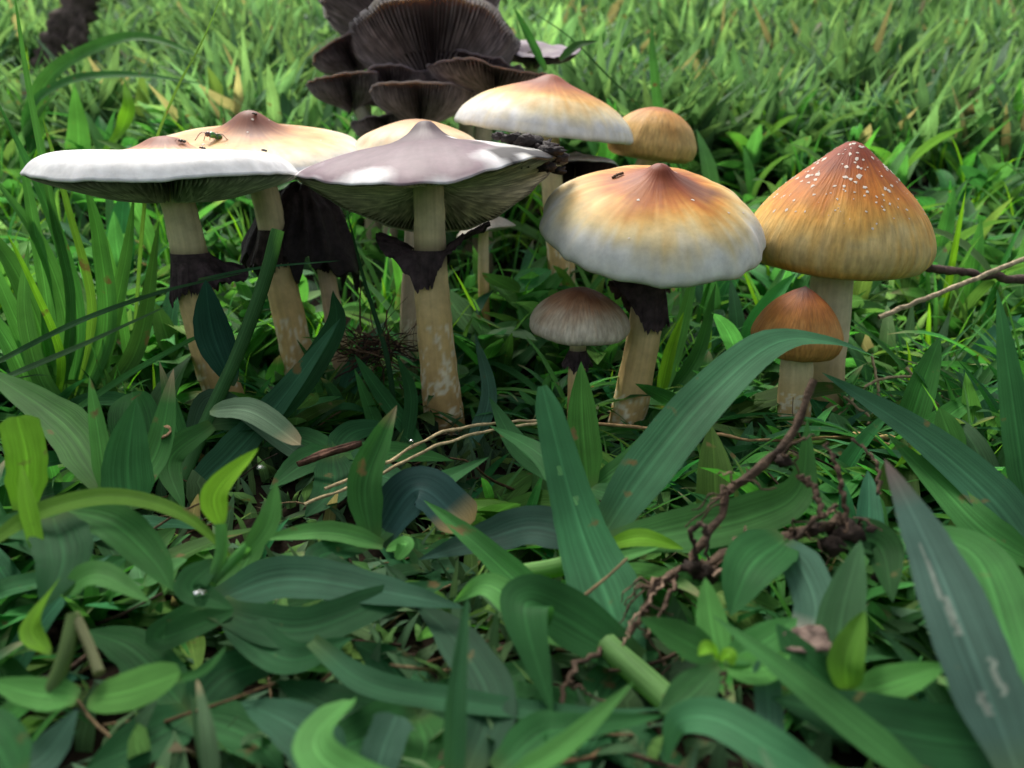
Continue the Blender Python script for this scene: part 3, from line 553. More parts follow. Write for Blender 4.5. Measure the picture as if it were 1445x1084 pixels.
plant('broadleaf_herb', 'leafy herb with one tall leaf cupped behind a small folded bright leaf', 'herb', [
    ([(1195, 980, 9.2), (1185, 890, 9.8), (1215, 762, 10.8)], .66, 'herb', (.055, .14, .06), {}),
    ([(1195, 975, 9.1), (1195, 930, 9.2), (1220, 862, 9.6)], .44, 'herb', (.12, .29, .04), dict(fold=.6)),
    ([(1200, 980, 9.1), (1260, 965, 9), (1340, 938, 9)], .48, 'herb', BG, {}),
    ([(1190, 980, 9.1), (1140, 940, 9.3), (1095, 880, 9.8)], .5, 'herb', DG, {}),
    ([(1195, 985, 9), (1220, 1020, 8.8), (1250, 1050, 8.6)], .46, 'herb', MG, {})])
plant('grass_plant', 'low dark leaves spread on the soil around the straw runners', 'grass plant', [
    ([(470, 640, 18.6), (430, 655, 18), (380, 690, 17)], .8, 'blade', DG, {}), ([(470, 640, 18.6), (530, 668, 17.6), (590, 690, 16.8)], .8, 'blade', (.03, .12, .045), {}), ([(470, 640, 18.6), (500, 610, 19.6), (560, 600, 20.2)], .7, 'blade', VD, {}),
    ([(470, 640, 18.6), (420, 620, 19.4), (370, 630, 19)], .7, 'blade', DG, {}), ([(470, 645, 18.4), (470, 690, 16.8), (430, 730, 15.6)], .9, 'blade', VD, {}), ([(480, 640, 18.4), (560, 640, 18.4), (640, 650, 18)], .6, 'blade', MG, {})], (), GP)
plant('grass_plant', 'dark overlapping grass blades under the narrow upright blade', 'grass plant', [
    ([(590, 1010, 9.9), (520, 1040, 9.4), (430, 1075, 8.8)], .8, 'blade', DG, {}), ([(590, 1010, 9.9), (670, 1050, 9.3), (750, 1090, 8.8)], .75, 'blade', VD, {}), ([(590, 1010, 9.9), (560, 950, 10.8), (500, 905, 11.4)], .7, 'blade', (.03, .12, .045), {}),
    ([(595, 1010, 9.9), (680, 980, 10.4), (770, 930, 11)], .75, 'blade', DG, {}), ([(590, 1015, 9.8), (600, 1060, 9.2), (570, 1100, 8.8)], .7, 'blade', MG, {}), ([(590, 1010, 9.9), (480, 1000, 9.9), (390, 960, 10.4)], .7, 'blade', VD, {})], (), GP)
plant('grass_plant', 'dark grass blades lying beneath the root end and diagonal blade', 'grass plant', [
    ([(840, 1010, 9.9), (760, 1000, 10), (690, 960, 10.5)], .7, 'blade', DG, {}), ([(840, 1010, 9.9), (900, 1060, 9.2), (980, 1090, 8.8)], .7, 'blade', VD, {}), ([(840, 1010, 9.9), (870, 960, 10.6), (930, 920, 11.2)], .7, 'blade', DG, {}),
    ([(840, 1015, 9.8), (820, 1060, 9.2), (770, 1095, 8.8)], .6, 'blade', (.03, .12, .045), {})], (), GP)
plant('grass_plant', 'dark grass blades behind the forked stalk and oval leaf', 'grass plant', [
    ([(270, 1010, 9.9), (200, 1050, 9.3), (120, 1085, 8.9)], .75, 'blade', VD, {}), ([(270, 1010, 9.9), (350, 1040, 9.5), (400, 1090, 8.9)], .7, 'blade', DG, {}), ([(270, 1005, 10), (330, 950, 10.7), (420, 930, 11)], .75, 'blade', VD, {}), ([(265, 1005, 10), (190, 920, 11), (120, 890, 11.3)], .7, 'blade', DG, {})], (), GP)
plant('grass_plant', 'blue-grey drooping leaf under the soil-caked root', 'grass plant', [
    ([(1105, 770, 11.6), (1130, 800, 11.2), (1150, 850, 10.6), (1148, 905, 10)], .62, 'blunt', BL, dict(tip=(.4, .38, .33))),
    ([(1110, 760, 11.8), (1060, 800, 11), (1030, 870, 10.4)], .85, 'blade', DG, {}), ([(1180, 760, 12), (1240, 770, 12), (1260, 850, 11)], .7, 'blade', (.03, .10, .03), {})], (), GP)
plant('grass_plant', 'grass plant with wide blade sweeping past a short rounded yellow-green leaf', 'grass plant', [
    ([(150, 690, 15), (90, 600, 16.5), (-30, 515, 18)], 1.0, 'blade', (.06, .18, .04), dict(fold=.25)),
    ([(35, 720, 12.6), (38, 650, 13), (25, 588, 13.4)], .62, 'blunt', YG, {}),
    ([(185, 720, 14.4), (180, 650, 15), (192, 562, 15.8)], .9, 'blade', DG, dict(fold=.3)),
    ([(150, 700, 14.6), (140, 620, 15.4), (126, 530, 16.2)], .36, 'blade', BG, dict(fold=.5)),
    ([(160, 700, 14.5), (60, 740, 13.2), (-30, 740, 13)], .8, 'blade', DG, {}),
    ([(160, 710, 14.4), (220, 640, 15.6), (245, 520, 17)], .6, 'blade', MG, dict(tip=TIP))], (), GP)
plant('grass_plant', 'grass plant with thin yellow-green blade arching over a dark drooping leaf', 'grass plant', [
    ([(-20, 770, 11), (60, 722, 11.6), (160, 702, 12), (260, 728, 12), (340, 800, 11.6)], .33, 'blade', (.11, .24, .03), {}),
    ([(90, 720, 12), (160, 740, 11.8), (215, 790, 11.4), (245, 835, 11)], .66, 'blade', MG, {}),
    ([(75, 730, 11.8), (90, 790, 11), (60, 860, 10.2)], .8, 'blade', VD, {}),
    ([(60, 800, 11), (40, 720, 11.5), (30, 655, 12)], .26, 'herb', YG, {}),
    ([(90, 835, 10.6), (140, 812, 10.6), (212, 850, 10.3)], .44, 'blade', LG, {}),
    ([(70, 925, 9.6), (45, 885, 9.9), (85, 815, 10.5)], .30, 'herb', YG, dict(roll=1.4))], (), GP)
plant('broadleaf_herb', 'small plant with rounded oval bright leaf held on a pale forked stalk', 'herb', [
    ([(125, 985, 9), (185, 975, 8.9), (255, 950, 8.9)], .58, 'oval', (.10, .27, .06), dict(fold=.1)),
    ([(110, 985, 9), (50, 980, 9), (-20, 960, 9)], .45, 'blade', BG, {}),
    ([(250, 960, 9), (290, 945, 9.1), (320, 912, 9.4)], .16, 'thin', MG, {}), ([(0, 1090, 8), (60, 1070, 8.3), (110, 1000, 8.8)], .5, 'blade', BL, {}), ([(20, 1100, 7.8), (-10, 1040, 8.2), (-40, 990, 8.6)], .6, 'blade', DG, {})],
    [([(70, 980, 9.1), (90, 930, 9.3), (105, 868, 9.7)], .10, (.14, .22, .08)), ([(105, 868, 9.7), (125, 910, 9.4), (140, 950, 9.1)], .07, (.25, .27, .14))])
plant('broadleaf_herb', 'sprig with two bright yellow-green upright leaves on a slanting stalk', 'herb', [
    ([(312, 745, 11.6), (305, 695, 11.9), (365, 632, 12.4)], .42, 'herb', (.2, .42, .03), dict(fold=.3)),
    ([(340, 790, 11.4), (378, 740, 11.7), (390, 680, 12.2)], .36, 'herb', BG, {}), ([(310, 790, 11.4), (270, 830, 11), (330, 860, 10.8)], .5, 'herb', DG, {})],
    [([(300, 820, 11.2), (312, 780, 11.4), (312, 740, 11.6)], .09, LG), ([(300, 820, 11.2), (330, 790, 11.4), (350, 770, 11.5)], .08, LG)])
plant('grass_plant', 'jointed grass stalk rising across the leaning stalk of the flat white mushroom', 'grass plant', [
    ([(262, 640, 19.2), (300, 560, 20), (420, 640, 18.6), (424, 630, 18.6)], .5, 'oval', (.06, .13, .07), {}),
    ([(330, 545, 20.4), (300, 470, 20.8), (290, 395, 21)], .95, 'herb', (.02, .075, .05), {}),
    ([(262, 700, 18), (330, 640, 19), (400, 560, 20), (480, 450, 21.2)], .85, 'blade', (.03, .10, .05), dict(fold=.35)),
    ([(265, 690, 18), (250, 610, 19.4), (225, 510, 20.4)], .5, 'blade', MG, dict(tip=TIP)),
    ([(300, 600, 19.4), (390, 580, 20), (470, 470, 21.5), (470, 410, 22)], .8, 'blade', VD, {})],
    [([(240, 720, 17.5), (285, 610, 19.3), (335, 500, 20.3), (372, 400, 21), (392, 325, 21.4)], .17, (.07, .19, .06))], GP)
plant('grass_plant', 'spotted grey-green leaf lying before the leaning stalk', 'grass plant', [
    ([(296, 580, 17.2), (355, 582, 17), (424, 628, 16.4)], .62, 'oval', (.10, .17, .10), dict(tip=TIP)), ([(300, 600, 17), (240, 650, 16.5), (260, 720, 15.5)], .6, 'blade', MG, {})], (), GP)
plant('grass_plant', 'bright upright grass blades between the small brown cap and the domed mushroom base', 'grass plant', [
    ([(830, 690, 16.2), (822, 600, 17.2), (820, 510, 18.2)], .72, 'blade', (.06, .2, .035), dict(fold=.3)),
    ([(835, 690, 16.2), (900, 640, 17), (960, 560, 18.5)], .5, 'blade', MG, {}), ([(828, 690, 16.2), (740, 640, 17), (690, 560, 18.4)], .6, 'blade', DG, {}),
    ([(832, 690, 16.2), (880, 700, 15.6), (930, 690, 15.6)], .5, 'blade', DG, {})], (), GP)
plant('grass_plant', 'fresh green grass blades standing beside the black torn collar', 'grass plant', [
    ([(930, 570, 25), (945, 500, 25.4), (965, 440, 25.8)], .40, 'blade', YG, dict(fold=.4)), ([(930, 570, 25), (960, 470, 26), (985, 360, 27)], .5, 'blade', BG, {}),
    ([(935, 570, 25), (985, 500, 25.6), (1010, 400, 26.5)], .5, 'blade', MG, {}), ([(925, 575, 25), (1000, 560, 24.8), (1090, 540, 24.6)], .5, 'blade', DG, {})], (), GP)
plant('grass_plant', 'clump of tall narrow grass blades leaning beside the flat white cap', 'grass plant', [
    ([(75, 575, 24), (95, 470, 24.4), (60, 350, 24.8), (-20, 235, 25)], .50, 'blade', BG, dict(fold=.4)),
    ([(85, 575, 24), (100, 430, 24.5), (75, 300, 25), (40, 120, 25.6), (20, -10, 26)], .34, 'thin', BG, {}),
    ([(95, 580, 24), (110, 450, 24.6), (70, 300, 25), (-10, 130, 25.5)], .42, 'blade', MG, {}),
    ([(100, 580, 24), (130, 440, 24.8), (95, 290, 25.4), (60, 165, 26)], .34, 'thin', (.12, .25, .035), {}),
    ([(90, 580, 24), (40, 490, 23.5), (-30, 330, 23.5)], .6, 'blade', BG, {}), ([(95, 585, 24), (140, 520, 24.5), (175, 380, 25.5), (190, 270, 26.4)], .5, 'blade', BG, {}),
    ([(100, 585, 24), (190, 500, 25), (225, 310, 27)], .62, 'blade', (.08, .21, .05), {}), ([(80, 580, 24), (20, 560, 23), (-40, 480, 23)], .5, 'blade', MG, {}),
    ([(80, 580, 24), (85, 500, 23.4), (45, 400, 23), (10, 330, 23)], .3, 'thin', YG, {}), ([(70, 590, 23.5), (60, 480, 24), (20, 380, 24.4), (-40, 300, 24.6)], .7, 'blade', (.08, .24, .05), dict(fold=.4)), ([(60, 600, 23), (20, 500, 23.2), (-30, 420, 23.4)], .6, 'blade', BG, dict(fold=.4)),
    ([(105, 590, 24), (150, 470, 24.6), (140, 340, 25.4), (118, 250, 26)], .55, 'blade', (.07, .22, .05), dict(fold=.4)), ([(50, 600, 23.6), (70, 470, 24.2), (45, 300, 25), (25, 200, 25.6)], .4, 'blade', BG, dict(fold=.5)), ([(110, 595, 23.6), (60, 540, 23), (35, 440, 23), (40, 340, 23.4)], .5, 'blade', LG, dict(fold=.4))], (), 'grass clumps beside the mushroom caps')
plant('grass_plant', 'thin grass blades stretched level from the tall clump to the torn ring', 'grass plant', [
    ([(-20, 520, 22.5), (110, 455, 22.8), (230, 412, 23), (345, 385, 23)], .26, 'thin', (.05, .14, .055), {}), ([(-20, 545, 22), (110, 490, 22.5), (240, 430, 22.8)], .26, 'thin', (.09, .19, .08), {}),
    ([(90, 590, 21.5), (180, 530, 22), (270, 480, 22.6), (300, 470, 22.8)], .26, 'thin', MG, {}), ([(280, 395, 22.6), (370, 378, 22.4), (480, 368, 22.4)], .14, 'thin', (.03, .09, .04), {})], (), 'grass clumps beside the mushroom caps')
plant('grass_plant', 'dark crossing grass stalks between the old black cap and the thick upright stalk', 'grass plant', [
    ([(560, 600, 23), (545, 500, 23.4), (515, 400, 24.4), (490, 300, 25.2)], .20, 'thin', (.03, .09, .04), {}), ([(600, 640, 21), (540, 560, 22.4), (500, 500, 23.4)], .5, 'blade', DG, {}),
    ([(540, 650, 21), (530, 600, 22), (500, 520, 23)], .5, 'blade', MG, {}), ([(570, 640, 21), (580, 560, 22.2), (560, 500, 23)], .4, 'blade', DG, {}), ([(660, 640, 21.5), (690, 560, 23), (670, 470, 24.6)], .5, 'blade', BL, {})], (), GP)
plant('grass_plant', 'single thin grass stalk slanting up from behind the flat white cap', 'grass plant', [
    ([(185, 540, 26), (195, 400, 26.2), (203, 300, 26.4), (215, 215, 26.6), (250, 125, 27), (285, 60, 27.4), (318, -20, 27.8)], .15, 'thin', (.12, .24, .05), {}), ([(185, 540, 26), (170, 430, 26.3), (150, 330, 26.6)], .3, 'blade', BG, {})])
plant('grass_plant', 'long grass leaf arching across the turf below the piece of bark', 'grass plant', [
    ([(75, 282, 52), (48, 190, 52), (70, 110, 52.4), (150, 62, 53), (215, 55, 53.5), (300, 88, 53)], 1.15, 'blade', BG, {}), ([(75, 282, 52), (40, 170, 51.5), (90, 118, 51), (180, 106, 51), (300, 120, 50.5)], .8, 'blade', MG, {}), ([(80, 282, 51), (110, 220, 49), (105, 120, 48)], 1.5, 'herb', BG, {}), ([(80, 285, 51), (150, 215, 48), (180, 160, 47), (175, 115, 48)], 1.0, 'blade', YG, {})], (), 'grass clumps beside the mushroom caps')
plant('grass_plant', 'dark grass stalk leaning away from the dark mushroom cluster', 'grass plant', [
    ([(1010, 345, 44), (950, 220, 44), (905, 155, 44), (860, 110, 43.6), (800, 50, 43), (730, 5, 42.5)], .22, 'thin', (.03, .09, .03), {}), ([(790, 85, 42.8), (815, 65, 42.8), (845, 58, 42.8)], .5, 'blade', (.04, .11, .03), {}), ([(770, 100, 42.6), (745, 50, 42.4), (725, 10, 42.2)], .45, 'blade', MG, {}),
    ([(1005, 345, 44), (940, 200, 45), (922, 90, 46), (920, 30, 47)], .55, 'blade', BG, {})], (), 'grass clumps beside the mushroom caps')

for q_ in [(1145, 540, 13.6), (1125, 600, 13.3), (1085, 650, 13), (1035, 690, 12.7), (1005, 745, 12.3), (975, 790, 12), (935, 820, 11.6), (905, 870, 11.2), (870, 910, 10.8), (800, 960, 10), (1050, 775, 12), (1120, 755, 12.1), (1190, 735, 12.4), (1230, 745, 12.4), (1160, 690, 12.4), (1185, 670, 12.6),
           (540, 660, 16.2), (620, 620, 17.2), (700, 602, 17.9), (470, 690, 15.4), (960, 608, 19), (1140, 905, 9.6), (440, 650, 17)]: HERO.append(q_)
HERO = np.array(HERO)
# ------------------------------------------------------------------ turf plants: prototypes, then copies
def local_leaf(az, e0, droop, L, wd, sh, cl, start=(0, 0, 0), **k):
    n = 7; p = [np.array(start, float)]
    for i in range(n-1):
        e = e0-droop*(i/(n-1))**1.2; p.append(p[-1]+np.array([math.cos(az)*math.cos(e), math.sin(az)*math.cos(e), math.sin(e)])*L/(n-1))
    return ribbon(p, wd, sh, side=np.array([-math.sin(az), math.cos(az), 0])+np.array([0, 0, random.uniform(-.5, .5)]), col=cl, nseg=k.pop('nseg', 9), seed=random.uniform(0, 90), **k)
def jit(c, a=.22): return np.array(c)*(1+np.array([random.uniform(-a, a), random.uniform(-a, a), random.uniform(-a, a)])*np.array([1.4, .8, 1.2]))
def proto_broad(pals=(DG, DG, MG, MG, (.05, .18, .04), (.04, .15, .06))):
    out = []; h = random.uniform(.3, 1.6); a0 = random.uniform(0, 6.28); pal = random.choice(pals)
    for i in range(random.randint(5, 7)):
        az = a0+i*2.4+random.uniform(-.4, .4); f = i/6
        out.append(local_leaf(az, random.uniform(.35, 1.35), random.uniform(.3, 1.5), random.uniform(3.0, 5.6), random.uniform(.55, 1.05), 'blade', jit(pal), (0, 0, h*f), fold=random.uniform(.15, .5), roll=random.uniform(-.7, .7), tip=TIP if random.random() < .15 else None))
    return out
def proto_low():
    out = []; a0 = random.uniform(0, 6.28); pal = random.choice([DG, VD, MG, (.04, .13, .035), (.07, .19, .04), (.05, .15, .03)])
    for i in range(random.randint(5, 7)):
        az = a0+i*2.4+random.uniform(-.4, .4)
        out.append(local_leaf(az, random.uniform(.1, .6), random.uniform(.2, .9), random.uniform(2.4, 4.6), random.uniform(.6, 1.15), random.choice(['blade', 'blade', 'herb']), jit(pal), (0, 0, .2+.08*i), fold=random.uniform(.1, .4), roll=random.uniform(-.4, .4), tip=TIP if random.random() < .12 else None))
    return out
def proto_narrow():
    out = []; a0 = random.uniform(0, 6.28); pal = random.choice([MG, MG, BG, DG, LG, (.07, .2, .045)])
    for i in range(random.randint(6, 8)):
        out.append(local_leaf(a0+i*2.4+random.uniform(-.5, .5), random.uniform(.15, 1.0), random.uniform(.2, 1.2), random.uniform(2.0, 4.4), random.uniform(.22, .5), 'blade', jit(pal), (0, 0, .15+.1*i), fold=random.uniform(.2, .6), roll=random.uniform(-.8, .8), tip=TIP if random.random() < .15 else None))
    return out
def proto_fine():
    out = []
    for i in range(random.randint(9, 14)):
        az = random.uniform(0, 6.28); out.append(local_leaf(az, random.uniform(.8, 1.5), random.uniform(.1, 1.1), random.uniform(2.5, 6), random.uniform(.16, .34), 'thin', jit(random.choice([BG, BG, MG, YG])), (random.uniform(-.5, .5), random.uniform(-.5, .5), 0), nseg=6, fold=.3))
    return out
def proto_herb():
    out = []; n = random.randint(3, 4); a0 = random.uniform(0, 6.28); pal = random.choice([BG, (.085, .23, .075), (.12, .28, .08), (.10, .25, .07)])
    for i in range(n):
        for s in (0, 1):
            az = a0+i*1.57+s*math.pi+random.uniform(-.3, .3); out.append(local_leaf(az, random.uniform(.2, .9), random.uniform(-.2, .8), random.uniform(1.3, 2.6)*(1-.1*i), random.uniform(.6, 1.0), 'herb', jit(pal), (0, 0, .4+i*.45), fold=.2, nseg=8))
    return out
def proto_objs(maker, n, lname):
    res = []
    for _ in range(n):
        ms = []
        for V, F, K, U in maker(): ms.append(mesh(lname, V, F, M_LEAF, K, U))
        res.append(ms)
    return res
def proto_joined(maker, n, name):
    res = []
    for _ in range(n):
        a = Acc()
        for V, F, K, U in maker(): a.V.append(V); a.F.append(F+a.n); a.n += len(V); a.C.append(K); a.U.append(U)
        res.append(a.mesh(name, M_LEAF))
    return res
PB2 = proto_objs(lambda: proto_broad((BG, (.09, .25, .08), (.06, .2, .06), (.12, .28, .08))), 9, 'leaf'); PN = proto_objs(proto_narrow, 9, 'leaf'); PL = proto_objs(proto_low, 9, 'leaf'); PB = proto_objs(proto_broad, 9, 'leaf'); PH = proto_objs(proto_herb, 8, 'leaf'); PF = proto_joined(proto_fine, 9, 'fine_grass_tuft')
STEMS = [(320, 24.3), (262, 24), (432, 27), (626, 24), (880, 23.4), (1160, 24.3), (1120, 22), (812, 22.8), (492, 28), (578, 28)]
def limit(px, Y):
    """highest pixel row that turf may reach in front of the mushrooms."""
    if Y > 37: return 60 if 440 < px < 830 and Y < 44 else -400
    if Y > 28.5: return 330 if 180 < px < 1000 else (250 if px < 180 else 300)
    if Y > 25.5: return 420 if 180 < px < 1240 else 330
    if px < 190: return 430+(26-Y)*9
    if px > 1250: return 430+(26-Y)*9
    return 525 if Y > 21 else 560+(24-Y)*7
def ok(V, x, y, z, sc_, rz):
    c, s = math.cos(rz), math.sin(rz)
    for v in V:
        q = np.array([x+(c*v[0]-s*v[1])*sc_, y+(s*v[0]+c*v[1])*sc_, z+v[2]*sc_])
        if q[1] < 7.2 and abs(q[0]) < 5: return False
        if q[1] < 5: continue
        px, py = proj(q)
        if py < limit(px, q[1]): return False
        if q[1] < 22:
            m_ = (np.abs(HERO[:, 0]-px) < 34) & (np.abs(HERO[:, 1]-py) < 34) & (HERO[:, 2] > q[1]-.25)
            if m_.sum() > 0: return False
    return True
def tips(ms): return [np.array(m.vertices[i].co)/C for m in ms for i in (len(m.vertices)-3, len(m.vertices)*3//4, len(m.vertices)//2, len(m.vertices)//4)]
TB2 = [tips(m) for m in PB2]; TN = [tips(m) for m in PN]; TL = [tips(m) for m in PL]; TB = [tips(m) for m in PB]; TH = [tips(m) for m in PH]; TF = [[np.array(v.co)/C for v in m.vertices][::11] for m in PF]
def scatter(n, y0, y1, protos, tps, place, smin, smax, bias=1.0, spread=.72, zoff=0.0):
    made = tries = 0
    while made < n and tries < n*60:
        tries += 1; y = y0+(y1-y0)*random.random()**bias; x = random.uniform(-1, 1)*(y*spread+2); i = random.randrange(len(protos)); sc_ = random.uniform(smin, smax)
        if any(abs(P(px, 590, Y_)[0]-x) < .8 and abs(y-Y_) < .9 for px, Y_ in STEMS): continue
        rz = random.uniform(0, 6.28); z = float(gz(x, y))+zoff
        for k in range(4):
            if ok(tps[i], x, y, z, sc_, rz): place(protos[i], (x, y, z), sc_, rz); made += 1; break
            sc_ *= .75; rz = random.uniform(0, 6.28)
    return made
ANCH = [(P(237, 300, 24), 'the flat white mushroom'), (P(380, 300, 27.3), 'the fly-bearing peach cap'), (P(606, 300, 24), 'the black-edged purple cap'), (P(900, 400, 23.3), 'the domed yellow mushroom'),
        (P(1175, 400, 24.3), 'the tall flecked mushroom'), (P(1120, 500, 22), 'the rust-brown button mushroom'), (P(815, 480, 22.7), 'the small pale-rimmed brown cap'), (P(780, 250, 33), 'the broad orange-centred mushroom'), (P(900, 250, 35.5), 'the yellow-brown bun mushroom'),
        (P(600, 180, 43), 'the dark mushroom cluster'), (P(80, 110, 87), 'the jagged bark'), (P(1370, 390, 29), 'the dark rough twig'), (P(1060, 770, 12), 'the root tangle'), (P(1195, 960, 9.2), 'the leafy rosettes'), (P(560, 650, 16.5), 'the straw runners'), (P(60, 500, 24), 'the tall leaning grass clump')]
def where(loc, s, lo, hi):
    d = [math.hypot(a[0]-loc[0], a[1]-loc[1]) for a, _ in ANCH]; k = int(np.argmin(d)); a = ANCH[k][0]
    rel = 'beside' if d[k] < 3 else ('just downhill of' if d[k] < 8 else 'well downhill of') if loc[1] < a[1]-abs(loc[0]-a[0])*.6 else ('just uphill of' if d[k] < 10 else ('far uphill of' if d[k] < 25 else 'very far uphill of')) if loc[1] > a[1]+abs(loc[0]-a[0])*.6 else 'to one side of'
    f = (s-lo)/(hi-lo+1e-6); return ('little' if f < .33 else 'middling' if f < .7 else 'big'), rel+' '+ANCH[k][1]
def placer(name, label, cat, group):
    def place(ms, loc, s, rz):
        r = obj(name, None, None, loc); r['kind'] = 'thing'; r.scale = (s, s, s); r.rotation_euler = (random.uniform(-.15, .15), random.uniform(-.15, .15), rz); z_, w_ = where(loc, s, .55, 1.2); tag(r, label % (z_+' '+{5: 'five', 6: 'six', 7: 'seven', 8: 'eight'}.get(len(ms), 'many')+'-leaved', w_), cat, group)
        for m in ms: obj('leaf', m, r)
    return place
def placer1(name, label, cat, group):
    def place(m, loc, s, rz):
        r = obj(name, m, None, loc); r['kind'] = 'thing'; r.scale = (s, s, s); r.rotation_euler = (random.uniform(-.15, .15), random.uniform(-.15, .15), rz); z_, w_ = where(loc, s, .5, 1.05); tag(r, label % (z_, w_), cat, group)
    return place
pb = placer('broad_grass_plant', '%s broad-bladed grass plant %s', 'grass plant', 'broad-bladed grass plants of the turf')
ph = placer('turf_herb', '%s oval-leaf turf herb %s', 'herb', 'small oval-leaved herbs in the turf')
pf = placer1('fine_grass_tuft', '%s tuft of fine narrow grass blades %s', 'grass tuft', 'fine grass tufts in the turf')
pl = placer('sprawling_grass_plant', '%s sprawling grass plant %s', 'grass plant', 'sprawling grass plants of the foreground turf')
pn = placer('narrow_grass_plant', '%s narrow-bladed grass plant %s', 'grass plant', 'narrow-bladed grass plants of the foreground turf')
nn_ = scatter(230, 7.2, 27, PN, TN, pn, .7, 1.35, .9, zoff=.05)
nl = scatter(150, 7.0, 25, PL, TL, pl, .55, 1.15, .9, zoff=.05)
nb = scatter(85, 7.8, 20, PB, TB, pb, .75, 1.2, 1.0)
nb += scatter(75, 19, 28, PB, TB, pb, .6, 1.0, 1.0)
nb += scatter(140, 27.5, 66, PB2, TB2, pb, .8, 1.3, 1.2)
nh = scatter(22, 10, 26, PH, TH, ph, .6, .9)
nh += scatter(270, 27, 66, PH, TH, ph, .9, 1.5, 1.1)
nf_ = scatter(30, 17, 27, PF, TF, pf, .5, .9)
nf_ += scatter(150, 28, 80, PF, TF, pf, .7, 1.2, 1.1)

BARK = P(85, 100, 84)
# far turf: nobody could count it
def far_grass(name, n, y0, y1, lw, lh, spread, bias, low=False, tint=1.0):
    y = y0+(y1-y0)*rng.random(n)**bias; x = rng.uniform(-1, 1, n)*((np.abs(y)*spread+6) if not low else 75); z = gz(x, y)
    cl_ = np.sin(x*.19+1.7*np.sin(y*.05))*np.sin(y*.13+x*.07)+.6*np.sin(x*.53-y*.21+2)*np.sin(y*.37+1.1)
    kp = rng.random(n) < np.clip(.72+.55*cl_, .16, 1); x, y, z, cl_ = x[kp], y[kp], z[kp], cl_[kp]; n = len(x)
    if low:                                  # turf beside and behind the spot the picture was taken from
        kp = ((np.abs(x) > y*.70+1.5) | (y < 5.5)) & (np.hypot(x, y) > 5)
    else:                                    # worn patch before the bark
        kp = ~((np.abs(x-BARK[0]) < 6.5) & (y > 64) & (y < 88))
    x, y, z, cl_ = x[kp], y[kp], z[kp], cl_[kp]; n = len(x)
    az = rng.uniform(0, 2*np.pi, n); e = rng.uniform(.25, 1.5, n); L = rng.uniform(*lh, n)*(1+.28*cl_); wd = rng.uniform(*lw, n)*np.where(rng.random(n) < .12, 1.9, 1); dr = rng.uniform(.2, 1.3, n)
    rows = 4; V = np.zeros((n, rows, 2, 3)); p = np.stack([x, y, z-.1], -1); sd = np.stack([-np.sin(az), np.cos(az), rng.uniform(-.6, .6, n)], -1)
    ws = [.7, 1, .75, .06]
    for i in range(rows):
        V[:, i, 0] = p-sd*(wd*ws[i]/2)[:, None]; V[:, i, 1] = p+sd*(wd*ws[i]/2)[:, None]
        ee = e-dr*i/(rows-1); p = p+np.stack([np.cos(az)*np.cos(ee), np.sin(az)*np.cos(ee), np.sin(ee)], -1)*(L/(rows-1))[:, None]
    pal = np.array([(.13, .25, .12), (.09, .18, .095), (.16, .28, .13), (.12, .23, .13), (.19, .32, .14), (.07, .15, .07), (.26, .22, .14)]); pk = rng.choice(len(pal), n, p=[.24, .20, .17, .18, .11, .07, .03])
    patch = 1+.28*np.sin(x*.11+1.3)*np.sin(y*.09+.4)+.15*np.sin(x*.31+y*.23)
    K = (pal[pk]*tint*rng.uniform(.7, 1.3, (n, 1))*patch[:, None])[:, None, None, :]*np.ones((n, rows, 2, 1))
    U = np.zeros((n, rows, 2, 2)); U[..., 0] = np.array([.1, .9]); U[..., 1] = (np.arange(rows)/(rows-1))[None, :, None]
    b = np.arange(n)[:, None]*8; q = np.array([[0, 1, 3, 2], [2, 3, 5, 4], [4, 5, 7, 6]]).reshape(1, 12)
    F = (b+q).reshape(-1, 4)
    Vf = V.reshape(-1, 3)
    o = obj(name, mesh(name, Vf, F, M_LEAF, K.reshape(-1, 3), U.reshape(-1, 2)))
    return o
o = far_grass('grass', 90000, 56, 280, (.35, 1.0), (2.5, 7.5), .74, 1.3); tag(o, 'bright short grass covering the slope behind the mushrooms', 'grass', kind='stuff')
o = far_grass('undergrowth', 8000, 7.5, 28, (.10, .36), (.4, 1.2), .70, .8, tint=.5); tag(o, 'tiny green seedlings on the soil, tinted dark for the shade between leaves', 'undergrowth', kind='stuff')  # palette darkened so the gaps between foreground leaves look shaded
o = far_grass('ground_cover', 8000, 27, 62, (.3, .7), (.8, 2.4), .74, 1.0); tag(o, 'low fine undergrowth between the turf plants', 'ground cover', kind='stuff')

o = far_grass('turf_grass', 42000, -45, 75, (.3, .8), (1.2, 3.4), 0, 1.0, True); tag(o, 'short dense turf grass spreading out around the mushroom patch', 'grass', kind='stuff')
# ------------------------------------------------------------------ dead thatch, roots, straw, bark
def fibre(a, p0, d, L, r, wob, cl, n=14):
    p = [np.array(p0, float)]; d = unit(np.array(d, float)); s = random.uniform(0, 99)
    for i in range(n-1):
        d = unit(d+wob*np.array([nz(i*.45+s, 1), nz(i*.45+s, 2.3), nz(i*.45+s, 5.1)])); p.append(p[-1]+d*L/(n-1))
    V, F, U = tube(p, np.linspace(r, r*.45, n)*np.array([1+.25*nz(i*.9+s, 0) for i in range(n)]), 6); a.add(V, F, np.array(cl)*random.uniform(.6, 1.3), U); return p
a = Acc()
for _ in range(260):
    y = random.uniform(9, 30); x = random.uniform(-1, 1)*y*.66; fibre(a, (x, y, float(gz(x, y))+random.uniform(.02, .3)), (random.uniform(-1, 1), random.uniform(-1, 1), random.uniform(-.1, .2)), random.uniform(1, 3.5), random.uniform(.02, .05), .5, random.choice([(.10, .06, .03), (.22, .15, .08), (.05, .03, .02)]), 8)
